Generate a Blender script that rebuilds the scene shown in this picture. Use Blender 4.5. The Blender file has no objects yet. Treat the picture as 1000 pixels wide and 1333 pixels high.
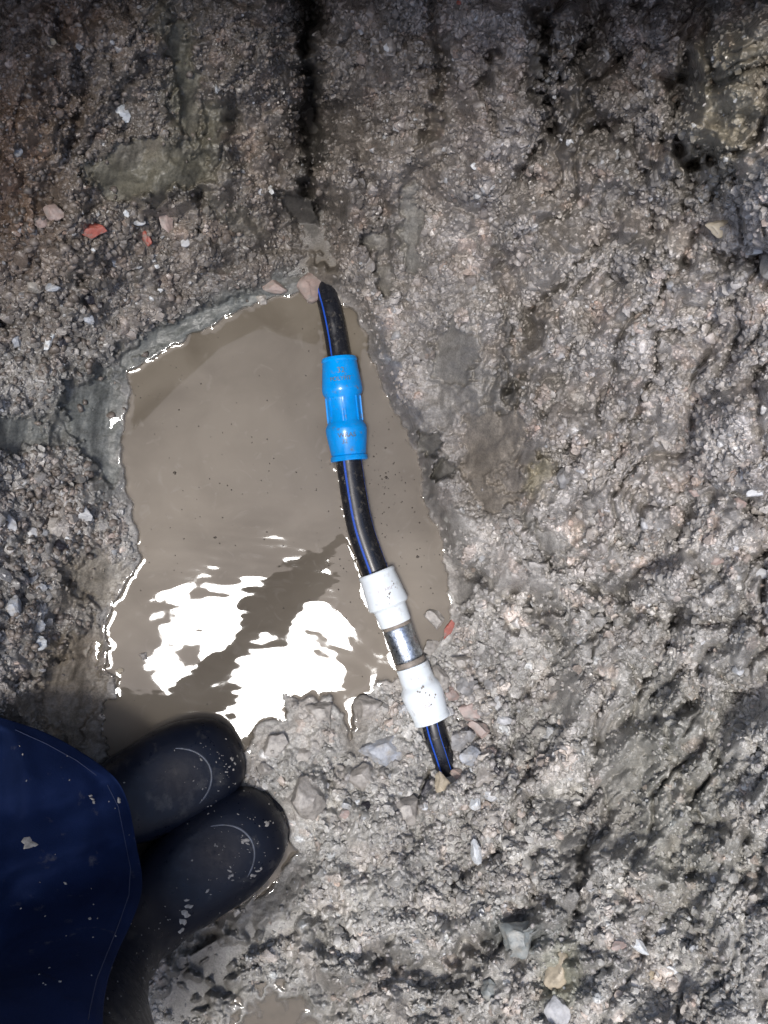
import bpy, bmesh, math, random
import numpy as np
from mathutils import Vector, Matrix
random.seed(7)
RS = np.random.RandomState(11)
sc = bpy.context.scene
C = sc.collection

# ------------------------------------------------------------------ camera, sky, sun, exposure
H = 1.3                                   # camera height above the water, metres
cam_d = bpy.data.cameras.new('camera'); cam = bpy.data.objects.new('camera', cam_d); C.objects.link(cam)
cam.location = (0, 0, H)
cam_d.sensor_fit = 'HORIZONTAL'; cam_d.sensor_width = 36
cam_d.lens = 36 * H / 1.0                 # one metre wide at the water
cam_d.clip_start = 0.01; cam_d.clip_end = 200
sc.camera = cam

SUN = Vector((-0.165, -0.195, 1.3)).normalized()
w = bpy.data.worlds.new('World'); sc.world = w; w.use_nodes = True
nt = w.node_tree
sky = nt.nodes.new('ShaderNodeTexSky'); sky.sky_type = 'NISHITA'; sky.sun_disc = False
sky.sun_elevation = math.asin(SUN.z); sky.sun_rotation = math.atan2(SUN.x, SUN.y)
sky.dust_density = 2.2; sky.air_density = 1.0; sky.ozone_density = 0.6
bg = nt.nodes['Background']; bg.inputs['Strength'].default_value = 0.10
nt.links.new(sky.outputs[0], bg.inputs[0])
sl = bpy.data.lights.new('sun', 'SUN'); sl.energy = 1.0; sl.angle = math.radians(10.5); sl.color = (1.0, 0.975, 0.94)
so = bpy.data.objects.new('sun', sl); C.objects.link(so)
so.rotation_euler = SUN.to_track_quat('Z', 'Y').to_euler()
sc.view_settings.view_transform = 'Standard'; sc.view_settings.look = 'None'
sc.view_settings.gamma = 1; sc.view_settings.use_curve_mapping = False
sc.view_settings.exposure = 1.58

# ------------------------------------------------------------------ helpers
def P(u, v, z=0.0):
    """place seen at (u, v) of the 1000 x 1333 picture, z metres above the water"""
    k = (H - z) / H / 1000.0
    return Vector(((u - 500) * k, (666.5 - v) * k, z))

def tag(o, label=None, cat=None, group=None, kind=None):
    if label: o['label'] = label
    if cat: o['category'] = cat
    if group: o['group'] = group
    if kind: o['kind'] = kind
    return o

def link(name, me, mat=None, parent=None, smooth=True):
    o = bpy.data.objects.new(name, me); C.objects.link(o)
    if mat is not None and len(me.materials) == 0: me.materials.append(mat)
    if parent is not None: o.parent = parent
    if smooth and len(me.polygons):
        me.polygons.foreach_set('use_smooth', np.ones(len(me.polygons), dtype=bool))
    return o

def mesh_np(name, V, F):
    me = bpy.data.meshes.new(name)
    V = np.asarray(V, np.float32); F = np.asarray(F, np.int32)
    me.vertices.add(len(V)); me.vertices.foreach_set('co', V.ravel())
    n = F.shape[1]
    me.loops.add(F.size); me.loops.foreach_set('vertex_index', F.ravel())
    me.polygons.add(len(F)); me.polygons.foreach_set('loop_start', np.arange(0, F.size, n, dtype=np.int32))
    me.update(calc_edges=True)
    return me

def mesh_py(name, V, F):
    me = bpy.data.meshes.new(name); me.from_pydata([tuple(v) for v in V], [], F); me.update(); return me

def sstep(a, b, x):
    t = np.clip((x - a) / (b - a), 0, 1); return t * t * (3 - 2 * t)

_tab = RS.rand(12, 512, 512).astype(np.float32)
def gnoise(x, y, seed=0):
    x = x + seed * 37.31; y = y + seed * 91.7
    xi = np.floor(x).astype(np.int32); yi = np.floor(y).astype(np.int32)
    fx = (x - xi).astype(np.float32); fy = (y - yi).astype(np.float32)
    A = _tab[0] * 2 * np.pi; gx = np.cos(A); gy = np.sin(A)
    def dot(i, j):
        a = (xi + i) & 511; b = (yi + j) & 511
        return gx[a, b] * (fx - i) + gy[a, b] * (fy - j)
    ux = fx * fx * fx * (fx * (fx * 6 - 15) + 10); uy = fy * fy * fy * (fy * (fy * 6 - 15) + 10)
    n = (dot(0, 0) * (1 - ux) + dot(1, 0) * ux) * (1 - uy) + (dot(0, 1) * (1 - ux) + dot(1, 1) * ux) * uy
    return n * 1.5
def fbm(x, y, s, o=4, seed=0, g=0.5):
    r = 0; a = 1; f = 1.0 / s
    for k in range(o):
        r = r + a * gnoise(x * f, y * f, seed + k * 3 + 1); a *= g; f *= 2.03
    return r

def grains(x, y, cell, seed, pres=0.8, rmin=0.35, rmax=0.75, poly=0.6):
    """faceted crumbs, one per lattice cell: height 0..1 and the crumb's own random number"""
    x = x / cell + seed * 13.7; y = y / cell + seed * 7.9
    xi = np.floor(x).astype(np.int32); yi = np.floor(y).astype(np.int32)
    fx = (x - xi).astype(np.float32); fy = (y - yi).astype(np.float32)
    best = np.zeros_like(fx); cid = np.full_like(fx, 0.5)
    T = _tab
    for i in (-1, 0, 1):
        for j in (-1, 0, 1):
            a = (xi + i) & 511; b = (yi + j) & 511
            px = fx - i - 0.1 - 0.8 * T[1][a, b]; py = fy - j - 0.1 - 0.8 * T[2][a, b]
            R = rmin + (rmax - rmin) * T[3][a, b] ** 1.5
            th = T[4][a, b] * 6.283; c = np.cos(th); s = np.sin(th)
            qx = (px * c + py * s) / (R * (0.85 + 0.5 * T[9][a, b])); qy = (-px * s + py * c) / R
            e = np.sqrt(qx * qx + qy * qy)
            m = np.maximum(np.maximum(qx * 0.95 + qy * 0.3, -qx * 0.8 + qy * 0.6), np.maximum(-qx * 0.5 - qy * 0.9, qx * 0.55 - qy * 0.85))
            m = np.maximum(m, qy * 0.98 - qx * 0.1)
            dd = poly * m + (1 - poly) * e
            dome = np.sqrt(np.clip(1 - dd * dd, 0, 1)) * (1 + 0.0 * dd)
            tx = T[5][a, b] - 0.5; ty = T[6][a, b] - 0.5
            hgt = np.minimum(dome, 0.62 + (qx * tx + qy * ty) * 1.5) * (0.55 + 0.6 * T[7][a, b]) * (R / rmax) ** 0.6
            hgt = np.where(T[8][a, b] < pres, hgt, 0)
            k = hgt > best
            best = np.where(k, hgt, best); cid = np.where(k, T[10][a, b], cid)
    return best, cid

def dseg(U, V, pts, closed=False):
    d = np.full(U.shape, 1e9, np.float32)
    n = len(pts)
    for i in range(n if closed else n - 1):
        ax, ay = pts[i]; bx, by = pts[(i + 1) % n]
        dx, dy = bx - ax, by - ay; L = dx * dx + dy * dy + 1e-9
        t = np.clip(((U - ax) * dx + (V - ay) * dy) / L, 0, 1)
        q = (U - ax - t * dx) ** 2 + (V - ay - t * dy) ** 2
        d = np.minimum(d, q)
    return np.sqrt(d)
def inside(U, V, pts):
    r = np.zeros(U.shape, bool); n = len(pts)
    for i in range(n):
        ax, ay = pts[i]; bx, by = pts[(i + 1) % n]
        if ay == by: continue
        c = ((ay > V) != (by > V)) & (U < (bx - ax) * (V - ay) / (by - ay) + ax)
        r ^= c
    return r
def sdist(U, V, pts):
    d = dseg(U, V, pts, True); return np.where(inside(U, V, pts), -d, d)

# ------------------------------------------------------------------ materials
def mat(name, base=(0.2, 0.2, 0.2), rough=0.5, spec=0.5, metal=0.0, var=0.0, vscale=60, dirt=None, bump=0.0, bscale=300, rvar=0.0, island=0.0, coat=0.0, dirt_lo=0.56, dirt_hi=0.66, dirt_scale=90):
    m = bpy.data.materials.new(name); m.use_nodes = True
    N = m.node_tree; b = N.nodes['Principled BSDF']; L = N.links
    b.inputs['Roughness'].default_value = rough; b.inputs['Metallic'].default_value = metal
    b.inputs['Specular IOR Level'].default_value = spec
    b.inputs['Coat Weight'].default_value = coat
    gp = N.nodes.new('ShaderNodeNewGeometry')
    rgb = N.nodes.new('ShaderNodeRGB'); rgb.outputs[0].default_value = (*base, 1); col = rgb.outputs[0]
    def noise(scale, det=4, rg=0.55):
        n = N.nodes.new('ShaderNodeTexNoise'); n.inputs['Scale'].default_value = scale
        n.inputs['Detail'].default_value = det; n.inputs['Roughness'].default_value = rg
        L.new(gp.outputs['Position'], n.inputs['Vector']); return n.outputs['Fac']
    def rng(src, a, b_, c, d):
        r = N.nodes.new('ShaderNodeMapRange'); r.inputs['From Min'].default_value = a; r.inputs['From Max'].default_value = b_
        r.inputs['To Min'].default_value = c; r.inputs['To Max'].default_value = d; L.new(src, r.inputs['Value']); return r.outputs[0]
    def mul(col, fac):
        x = N.nodes.new('ShaderNodeVectorMath'); x.operation = 'SCALE'; L.new(col, x.inputs[0]); L.new(fac, x.inputs['Scale']); return x.outputs[0]
    if var: col = mul(col, rng(noise(vscale), 0.3, 0.7, 1 - var, 1 + var))
    if island:
        g = N.nodes.new('ShaderNodeNewGeometry'); col = mul(col, rng(g.outputs['Random Per Island'], 0, 1, 1 - island, 1 + island))
    if dirt:
        mx = N.nodes.new('ShaderNodeMix'); mx.data_type = 'RGBA'
        L.new(rng(noise(dirt_scale, 6, 0.65), dirt_lo, dirt_hi, 0, 1), mx.inputs['Factor']); L.new(col, mx.inputs['A']); mx.inputs['B'].default_value = (*dirt, 1)
        col = mx.outputs['Result']
    L.new(col, b.inputs['Base Color'])
    if rvar: L.new(rng(noise(vscale * 1.7), 0.3, 0.7, max(0.02, rough - rvar), rough + rvar), b.inputs['Roughness'])
    if bump:
        bp = N.nodes.new('ShaderNodeBump'); bp.inputs['Strength'].default_value = bump; bp.inputs['Distance'].default_value = 0.001
        L.new(noise(bscale, 6), bp.inputs['Height']); L.new(bp.outputs[0], b.inputs['Normal'])
    return m

def ground_material():
    m = bpy.data.materials.new('wet_mud'); m.use_nodes = True
    N = m.node_tree; b = N.nodes['Principled BSDF']; L = N.links
    tc = N.nodes.new('ShaderNodeTexCoord')
    at = N.nodes.new('ShaderNodeAttribute'); at.attribute_name = 'soil'; at.attribute_type = 'GEOMETRY'
    n1 = N.nodes.new('ShaderNodeTexNoise'); n1.inputs['Scale'].default_value = 420; n1.inputs['Detail'].default_value = 6; n1.inputs['Roughness'].default_value = 0.7
    L.new(tc.outputs['Object'], n1.inputs['Vector'])
    r1 = N.nodes.new('ShaderNodeMapRange'); r1.inputs['From Min'].default_value = 0.33; r1.inputs['From Max'].default_value = 0.67
    r1.inputs['To Min'].default_value = 0.62; r1.inputs['To Max'].default_value = 1.38; L.new(n1.outputs['Fac'], r1.inputs['Value'])
    s = N.nodes.new('ShaderNodeVectorMath'); s.operation = 'SCALE'; L.new(at.outputs['Color'], s.inputs[0]); L.new(r1.outputs[0], s.inputs['Scale'])
    L.new(s.outputs[0], b.inputs['Base Color'])
    n2 = N.nodes.new('ShaderNodeTexNoise'); n2.inputs['Scale'].default_value = 55; n2.inputs['Detail'].default_value = 5
    L.new(tc.outputs['Object'], n2.inputs['Vector'])
    r2 = N.nodes.new('ShaderNodeMapRange'); r2.inputs['From Min'].default_value = 0.35; r2.inputs['From Max'].default_value = 0.65
    r2.inputs['To Min'].default_value = 0.2; r2.inputs['To Max'].default_value = 0.42; L.new(n2.outputs['Fac'], r2.inputs['Value'])
    m6 = N.nodes.new('ShaderNodeMath'); m6.operation = 'MULTIPLY_ADD'; L.new(at.outputs['Alpha'], m6.inputs[0]); m6.inputs[1].default_value = -0.2; m6.inputs[2].default_value = 0.2
    m7 = N.nodes.new('ShaderNodeMath'); m7.operation = 'ADD'; L.new(m6.outputs[0], m7.inputs[0]); L.new(r2.outputs[0], m7.inputs[1]); L.new(m7.outputs[0], b.inputs['Roughness'])
    n3 = N.nodes.new('ShaderNodeTexNoise'); n3.inputs['Scale'].default_value = 650; n3.inputs['Detail'].default_value = 5; n3.inputs['Roughness'].default_value = 0.6
    L.new(tc.outputs['Object'], n3.inputs['Vector'])
    ml = N.nodes.new('ShaderNodeMath'); ml.operation = 'MULTIPLY'; L.new(n3.outputs['Fac'], ml.inputs[0])
    L.new(at.outputs['Alpha'], ml.inputs[1])
    bp = N.nodes.new('ShaderNodeBump'); bp.inputs['Strength'].default_value = 0.9; bp.inputs['Distance'].default_value = 0.0016
    L.new(ml.outputs[0], bp.inputs['Height']); L.new(bp.outputs[0], b.inputs['Normal'])
    m8 = N.nodes.new('ShaderNodeMath'); m8.operation = 'MULTIPLY_ADD'; L.new(at.outputs['Alpha'], m8.inputs[0]); m8.inputs[1].default_value = 0.42; m8.inputs[2].default_value = 0.16; L.new(m8.outputs[0], b.inputs['Specular IOR Level'])
    r4 = N.nodes.new('ShaderNodeMapRange'); r4.inputs['From Min'].default_value = 0.4; r4.inputs['From Max'].default_value = 0.6; L.new(n2.outputs['Fac'], r4.inputs['Value'])
    m5 = N.nodes.new('ShaderNodeMath'); m5.operation = 'MULTIPLY'; L.new(r4.outputs[0], m5.inputs[0]); L.new(at.outputs['Alpha'], m5.inputs[1]); L.new(m5.outputs[0], b.inputs['Coat Weight']); b.inputs['Coat Roughness'].default_value = 0.12; L.new(bp.outputs[0], b.inputs['Coat Normal'])
    return m

def water_material():
    m = bpy.data.materials.new('muddy_water'); m.use_nodes = True
    N = m.node_tree; b = N.nodes['Principled BSDF']; L = N.links; out = N.nodes['Material Output']
    tc = N.nodes.new('ShaderNodeTexCoord')
    n = N.nodes.new('ShaderNodeTexNoise'); n.inputs['Scale'].default_value = 9; n.inputs['Detail'].default_value = 5; n.inputs['Distortion'].default_value = 0.8
    L.new(tc.outputs['Object'], n.inputs['Vector'])
    r = N.nodes.new('ShaderNodeValToRGB'); r.color_ramp.elements[0].position = 0.36; r.color_ramp.elements[1].position = 0.62
    r.color_ramp.elements[0].color = (0.104, 0.088, 0.067, 1); r.color_ramp.elements[1].color = (0.138, 0.119, 0.093, 1)
    L.new(n.outputs['Fac'], r.inputs[0])
    n2 = N.nodes.new('ShaderNodeTexNoise'); n2.inputs['Scale'].default_value = 26; n2.inputs['Detail'].default_value = 6; n2.inputs['Distortion'].default_value = 2.5
    L.new(tc.outputs['Object'], n2.inputs['Vector'])
    r2 = N.nodes.new('ShaderNodeMapRange'); r2.inputs['From Min'].default_value = 0.6; r2.inputs['From Max'].default_value = 0.8; r2.inputs['To Max'].default_value = 0.5
    L.new(n2.outputs['Fac'], r2.inputs['Value'])
    mx = N.nodes.new('ShaderNodeMix'); mx.data_type = 'RGBA'; L.new(r2.outputs[0], mx.inputs['Factor']); L.new(r.outputs[0], mx.inputs['A']); mx.inputs['B'].default_value = (0.19, 0.172, 0.147, 1)
    L.new(mx.outputs['Result'], b.inputs['Base Color'])
    b.inputs["Roughness"].default_value = 0.03; b.inputs['IOR'].default_value = 1.36
    # clear film over the shallows: the body turns see-through where the water is only millimetres deep
    at = N.nodes.new('ShaderNodeAttribute'); at.attribute_name = 'depth'
    tr = N.nodes.new('ShaderNodeBsdfTransparent'); gl = N.nodes.new('ShaderNodeBsdfGlossy'); gl.inputs["Roughness"].default_value = 0.03
    fr = N.nodes.new('ShaderNodeFresnel'); fr.inputs['IOR'].default_value = 1.36
    m1 = N.nodes.new('ShaderNodeMixShader'); L.new(fr.outputs[0], m1.inputs[0]); L.new(tr.outputs[0], m1.inputs[1]); L.new(gl.outputs[0], m1.inputs[2])
    m2 = N.nodes.new('ShaderNodeMixShader'); L.new(at.outputs['Fac'], m2.inputs[0]); L.new(m1.outputs[0], m2.inputs[1]); L.new(b.outputs[0], m2.inputs[2])
    L.new(m2.outputs[0], out.inputs['Surface'])
    return m

M_mud = ground_material(); M_water = water_material()
M_blue = mat('blue_plastic', (0.0, 0.26, 0.70), 0.2, 0.5, var=0.1, dirt=(0.13, 0.13, 0.10), dirt_lo=0.58, dirt_hi=0.74, dirt_scale=110)
M_white = mat('white_plastic', (0.70, 0.75, 0.77), 0.22, 0.5, var=0.05, dirt=(0.34, 0.31, 0.27), dirt_lo=0.56, dirt_hi=0.80, dirt_scale=60, coat=0.3)
M_pipe = mat('black_pipe_plastic', (0.008, 0.009, 0.013), 0.28, 0.5, dirt=(0.10, 0.09, 0.075), dirt_lo=0.56, dirt_hi=0.72, dirt_scale=120, rvar=0.1)
M_stripe = mat('blue_stripe', (0.015, 0.07, 0.40), 0.3)
M_galv = mat('galvanised_steel', (0.50, 0.54, 0.58), 0.33, metal=1.0, var=0.45, vscale=210, rvar=0.12, bump=0.5, bscale=260)
M_collar = mat('muddy_tape', (0.20, 0.17, 0.14), 0.5, var=0.3, vscale=200, bump=0.5)
M_letter_dark = mat('mud_filled_lettering', (0.10, 0.12, 0.10), 0.5, var=0.4, vscale=400)
M_letter_pale = mat('faint_lettering', (0.45, 0.40, 0.40), 0.5, var=0.3, vscale=400)
M_boot = mat('black_rubber', (0.005, 0.007, 0.014), 0.36, 0.22, dirt=(0.10, 0.095, 0.085), dirt_lo=0.58, dirt_hi=0.86, dirt_scale=24, rvar=0.12, bump=0.35, bscale=90)
M_seam = mat('pale_rubber_edge', (0.06, 0.07, 0.09), 0.35, 0.5, var=0.5, vscale=90)
M_cloth = mat('navy_waterproof_cloth', (0.006, 0.0125, 0.042), 0.7, 0.04, var=0.25, vscale=14, dirt=(0.07, 0.07, 0.08), dirt_lo=0.62, dirt_hi=0.80, dirt_scale=45, bump=0.4, bscale=600)
M_skin = mat('skin', (0.42, 0.26, 0.19), 0.5)
M_hair = mat('dark_hair', (0.02, 0.015, 0.012), 0.6)
MR = {
 'grey': mat('grey_rock', (0.22, 0.215, 0.21), 0.5, var=0.3, vscale=110, bump=0.6, dirt=(0.14, 0.12, 0.10), dirt_lo=0.52, dirt_hi=0.7),
 'pale': mat('pale_rock', (0.42, 0.42, 0.42), 0.45, var=0.2, vscale=120, bump=0.5, dirt=(0.2, 0.18, 0.16), dirt_lo=0.6, dirt_hi=0.7),
 'white': mat('white_rock', (0.50, 0.52, 0.53), 0.4, var=0.2, vscale=120, bump=0.8, dirt=(0.30, 0.28, 0.25), dirt_lo=0.5, dirt_hi=0.65, dirt_scale=120),
 'blue': mat('blue_grey_rock', (0.27, 0.285, 0.31), 0.45, var=0.35, vscale=120, bump=0.9, dirt=(0.24, 0.225, 0.20), dirt_lo=0.46, dirt_hi=0.7),
 'red': mat('red_brick_clay', (0.22, 0.050, 0.033), 0.55, var=0.35, vscale=130, bump=0.6, dirt=(0.17, 0.12, 0.10), dirt_lo=0.54, dirt_hi=0.66),
 'pink': mat('pinkish_rock', (0.27, 0.205, 0.18), 0.5, var=0.25, vscale=120, bump=0.5, dirt=(0.23, 0.21, 0.19), dirt_lo=0.46, dirt_hi=0.7),
 'tan': mat('tan_rock', (0.36, 0.31, 0.23), 0.45, var=0.25, vscale=100, bump=0.5, dirt=(0.17, 0.15, 0.12), dirt_lo=0.58, dirt_hi=0.7),
 'black': mat('black_cinder', (0.018, 0.016, 0.020), 0.4, var=0.4, vscale=150, bump=1.0),
 'green': mat('green_grey_rock', (0.17, 0.185, 0.18), 0.4, var=0.4, vscale=80, bump=0.9, dirt=(0.24, 0.23, 0.20), dirt_lo=0.45, dirt_hi=0.7),
 'mud': mat('mud_coated_rock', (0.25, 0.23, 0.205), 0.38, var=0.3, vscale=160, bump=0.9),
}
M_gravel = mat('mixed_gravel', (0.25, 0.235, 0.22), 0.4, var=0.25, vscale=220, island=0.3, bump=0.5)
M_grit_dark = mat('dark_gravel', (0.13, 0.11, 0.095), 0.45, var=0.25, vscale=220, island=0.4, bump=0.5)
M_speck = mat('dark_debris', (0.05, 0.04, 0.03), 0.6)

# ------------------------------------------------------------------ the shape of the ground
STEP = 1.3
us = np.arange(-70, 1070.1, STEP, dtype=np.float32); vs = np.arange(-70, 1403.1, STEP, dtype=np.float32)
U, V = np.meshgrid(us, vs)

WATER = [(335,393),(385,380),(418,383),(445,392),(468,410),(480,445),(500,505),(525,550),(545,600),(553,650),(570,688),(577,715),(585,760),
 (588,800),(583,828),(560,850),(545,862),(522,876),(512,892),(492,888),(480,903),(463,915),(456,962),(446,935),(428,905),(415,915),(402,904),
 (390,912),(368,903),(375,925),(370,936),(342,944),(326,962),(320,985),(300,1050),(200,1080),(150,1010),(136,965),(132,940),(139,912),
 (150,906),(146,882),(137,872),(141,845),(137,812),(146,790),(160,764),(172,745),(181,726),(177,700),(170,660),(160,620),(160,560),(167,512),
 (165,482),(200,466),(240,441),(290,416)]
SIDE_PUDDLE = [(376,1092),(390,1110),(372,1128),(352,1160),(330,1172),(345,1140),(362,1115)]
BOOT1 = [(120,1010),(145,985),(200,956),(260,943),(300,957),(316,985),(315,1010),(296,1040),(240,1080),(160,1130),(110,1100)]
BOOT2 = [(200,1110),(245,1065),(310,1035),(345,1033),(368,1055),(375,1082),(368,1115),(345,1152),(290,1195),(240,1225),(190,1210)]

ctrl = """0 450 90;80 450 60;130 470 25;0 600 85;80 600 50;130 600 16;0 750 95;80 740 50;130 760 14;0 880 95;60 880 50;100 850 20;0 1000 60;100 1000 8;
0 0 330;0 150 280;0 300 180;150 0 320;150 150 250;150 300 140;150 400 50;250 0 290;250 150 210;250 300 110;250 380 35;350 0 240;350 150 150;350 250 90;
335 350 36;398 0 70;406 150 25;416 290 10;430 360 6;436 0 250;434 100 215;436 200 165;444 260 135;456 320 105;474 380 75;375 0 230;378 150 140;385 250 70;500 0 300;500 150 230;500 300 150;522 400 110;
530 480 80;565 560 85;592 650 75;610 720 55;625 800 40;650 0 400;650 200 330;650 400 260;650 550 200;650 700 120;650 850 40;800 0 430;800 200 400;
800 400 350;800 600 280;800 750 190;800 900 130;1000 0 480;1000 200 500;1000 400 450;1000 600 400;1000 800 300;1000 1000 250;1000 1333 230;850 1333 160;
850 1100 150;700 1000 60;700 1150 70;700 1333 90;600 1333 60;600 1150 40;600 1000 14;600 880 16;500 1333 50;500 1100 28;500 980 14;400 1333 40;400 1150 25;
420 1000 14;400 930 4;300 1250 18;250 1333 20;330 1000 3;380 1100 6;200 1333 15;0 1333 40;300 600 0;450 700 0;250 900 0;400 450 5;-70 -70 350;1070 -70 500;
1070 1403 240;-70 1403 60;-70 600 120;500 -70 330;400 -70 120"""
cp = np.array([[float(a) for a in t.split()] for t in ctrl.replace('\n', '').split(';')])
def tps(r2): return 0.5 * r2 * np.log(r2 + 1e-6)
X = cp[:, :2] / 1000.0; n = len(X)
K = tps(((X[:, None] - X[None]) ** 2).sum(-1)) + 2e-4 * np.eye(n)
Q = np.c_[np.ones(n), X]
A = np.block([[K, Q], [Q.T, np.zeros((3, 3))]]); sol = np.linalg.solve(A, np.r_[cp[:, 2], 0, 0, 0])
cu = np.arange(-70, 1080, 10.0); cv = np.arange(-70, 1413, 10.0); CU, CV = np.meshgrid(cu, cv)
Z0 = sol[n] + sol[n + 1] * CU / 1000 + sol[n + 2] * CV / 1000
for i in range(n): Z0 = Z0 + sol[i] * tps((CU / 1000 - X[i, 0]) ** 2 + (CV / 1000 - X[i, 1]) ** 2)
def bilin(G, gu0, gv0, st, u, v):
    x = np.clip((u - gu0) / st, 0, G.shape[1] - 1.001); y = np.clip((v - gv0) / st, 0, G.shape[0] - 1.001)
    xi = x.astype(np.int32); yi = y.astype(np.int32); fx = x - xi; fy = y - yi
    return (G[yi, xi] * (1 - fx) + G[yi, xi + 1] * fx) * (1 - fy) + (G[yi + 1, xi] * (1 - fx) + G[yi + 1, xi + 1] * fx) * fy
wx = U + 9 * gnoise(U / 45, V / 45, 3) + 3 * gnoise(U / 13, V / 13, 5)
wy = V + 9 * gnoise(U / 45, V / 45, 4) + 3 * gnoise(U / 13, V / 13, 6)
zm = bilin(Z0, -70, -70, 10, wx * 0.5 + U * 0.5, wy * 0.5 + V * 0.5).astype(np.float32)

sd = sdist(U, V, WATER).astype(np.float32)
dw = sd + 5 * gnoise(U / 22, V / 22, 8) + (1.0 + 2.0 * sstep(880, 930, V) + 1.5 * sstep(470, 520, U)) * gnoise(U / 8, V / 8, 9)
dp = sdist(U, V, SIDE_PUDDLE).astype(np.float32)
dw = np.minimum(dw, dp + 3 * gnoise(U / 12, V / 12, 18))

def blob(cx, cy, rx, ry, ang=0, p=2.0, warp=1.0):
    a = math.radians(ang); c, s = math.cos(a), math.sin(a)
    x = (wx - U) * warp * 1.5 + U - cx; y = (wy - V) * warp * 1.5 + V - cy
    q = ((x * c + y * s) / rx) ** 2 + ((-x * s + y * c) / ry) ** 2
    return np.exp(-q ** (p / 1.0)).astype(np.float32)

# relief of the banks, millimetres
far = sstep(20, 200, dw)
wall = sstep(560, 700, U + 0.15 * V - 60) * (1 - sstep(1000, 1200, V) * 0.5)
z = zm.copy()
z += 40 * fbm(U, V, 130, 3, 21) * far
zlow = z + 0 
z += wall * 26 * fbm(U + 0.55 * V, V * 0.45, 60, 3, 24) * far            # slumped ridges running down the wall
z += 14 * fbm(U, V, 42, 4, 27) * sstep(5, 60, dw)
al = (-0.5 * wx + 0.87 * wy); ac = (0.87 * wx + 0.5 * wy)
al2 = al + 30 * gnoise(U / 90, V / 90, 31); ac2 = ac + 26 * gnoise(U / 80, V / 80, 32)
rid = 1 - np.abs(gnoise(ac2 / 58, al2 / 150, 35)) * 2.4
rid2 = 1 - np.abs(gnoise(ac2 / 27, al2 / 60, 36)) * 2.4
z -= (wall * 34 * np.clip(rid, 0, 1) ** 2.2 + wall * 13 * np.clip(rid2, 0, 1) ** 2) * far
g0, c0 = grains(wx + 12 * gnoise(U / 40, V / 40, 96), wy * 0.8 + 12 * gnoise(U / 40, V / 40, 97), 84, 7, 0.8, 0.32, 0.68, 0.5)
z += (wall * 24 + 7) * g0 * far
lft = (1 - wall) * far
z -= lft * 10 * np.clip(1 - np.abs(gnoise(wx / 48, wy / 44, 37)) * 3.2, 0, 1) ** 2
for (cx, cy, rx, ry, an, h) in [(655,145,40,38,0,22),(430,205,20,28,0,22),(850,215,60,30,-20,16),(690,280,60,30,-50,12),(520,385,22,16,0,14),
    (610,230,30,60,20,14),(830,330,50,40,0,12),(110,60,60,40,0,10),(165,370,52,42,0,14),(90,385,34,30,0,12),(60,490,40,30,0,10),(110,650,24,18,0,8),
    (25,840,30,30,0,14),(235,310,26,22,0,10),(190,320,20,24,0,9),(400,1035,28,30,0,20),(395,925,28,20,0,6),(480,915,26,16,0,7),(350,985,26,20,0,8),
    (540,1040,36,26,0,10),(490,1060,26,26,0,9),(680,1215,45,32,0,18),(730,1260,32,40,0,12),(560,1230,60,30,-25,10),(420,1260,60,26,-20,10),
    (700,750,50,30,0,14),(880,760,60,26,0,14),(640,760,22,24,0,14),(310,60,40,60,0,12),(560,90,30,60,0,12)]:
    z += h * (1.8 if cx > 480 and cy < 900 else 1.2) * blob(cx, cy, rx, ry, an, 1.6)
z += 24 * blob(424, 358, 24, 15, 0, 1.6)
edge = dseg(wx, wy, [(446,-70),(440,0),(434,110),(450,215),(468,320),(500,430),(540,520),(572,620),(602,700),(625,760)])
z += 34 * np.exp(-(edge / 17) ** 2) * (0.7 + 0.8 * gnoise(U / 50, V / 50, 95)) * sstep(0, 16, dw)
LOBE = [(882,175),(884,120),(905,60),(950,25),(1000,-10),(1090,-90),(1090,420),(1000,345),(955,330),(935,250),(905,195)]
sl_ = sdist(wx, wy, LOBE); z += 110 * sstep(8, -40, sl_).astype(np.float32)
def crease(pts, wd, dep, warp=0.8):
    global z
    d = dseg(U + (wx - U) * warp, V + (wy - V) * warp, pts)
    nz = gnoise(U / 17, V / 17, 71 + int(dep)); n9 = gnoise(U / 7, V / 7, 72)
    z -= 1.5 * dep * np.exp(-(np.maximum(d + 3 * n9 - 1, 0) / (wd * np.clip(0.9 + 1.0 * nz, 0.3, 1.8))) ** 2) * np.clip(0.9 + 0.7 * nz, 0.35, 1.3)
z -= 55 * blob(792, 105, 62, 85, 10, 1.5) + 30 * blob(560, 60, 40, 70, 0, 1.5)
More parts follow.
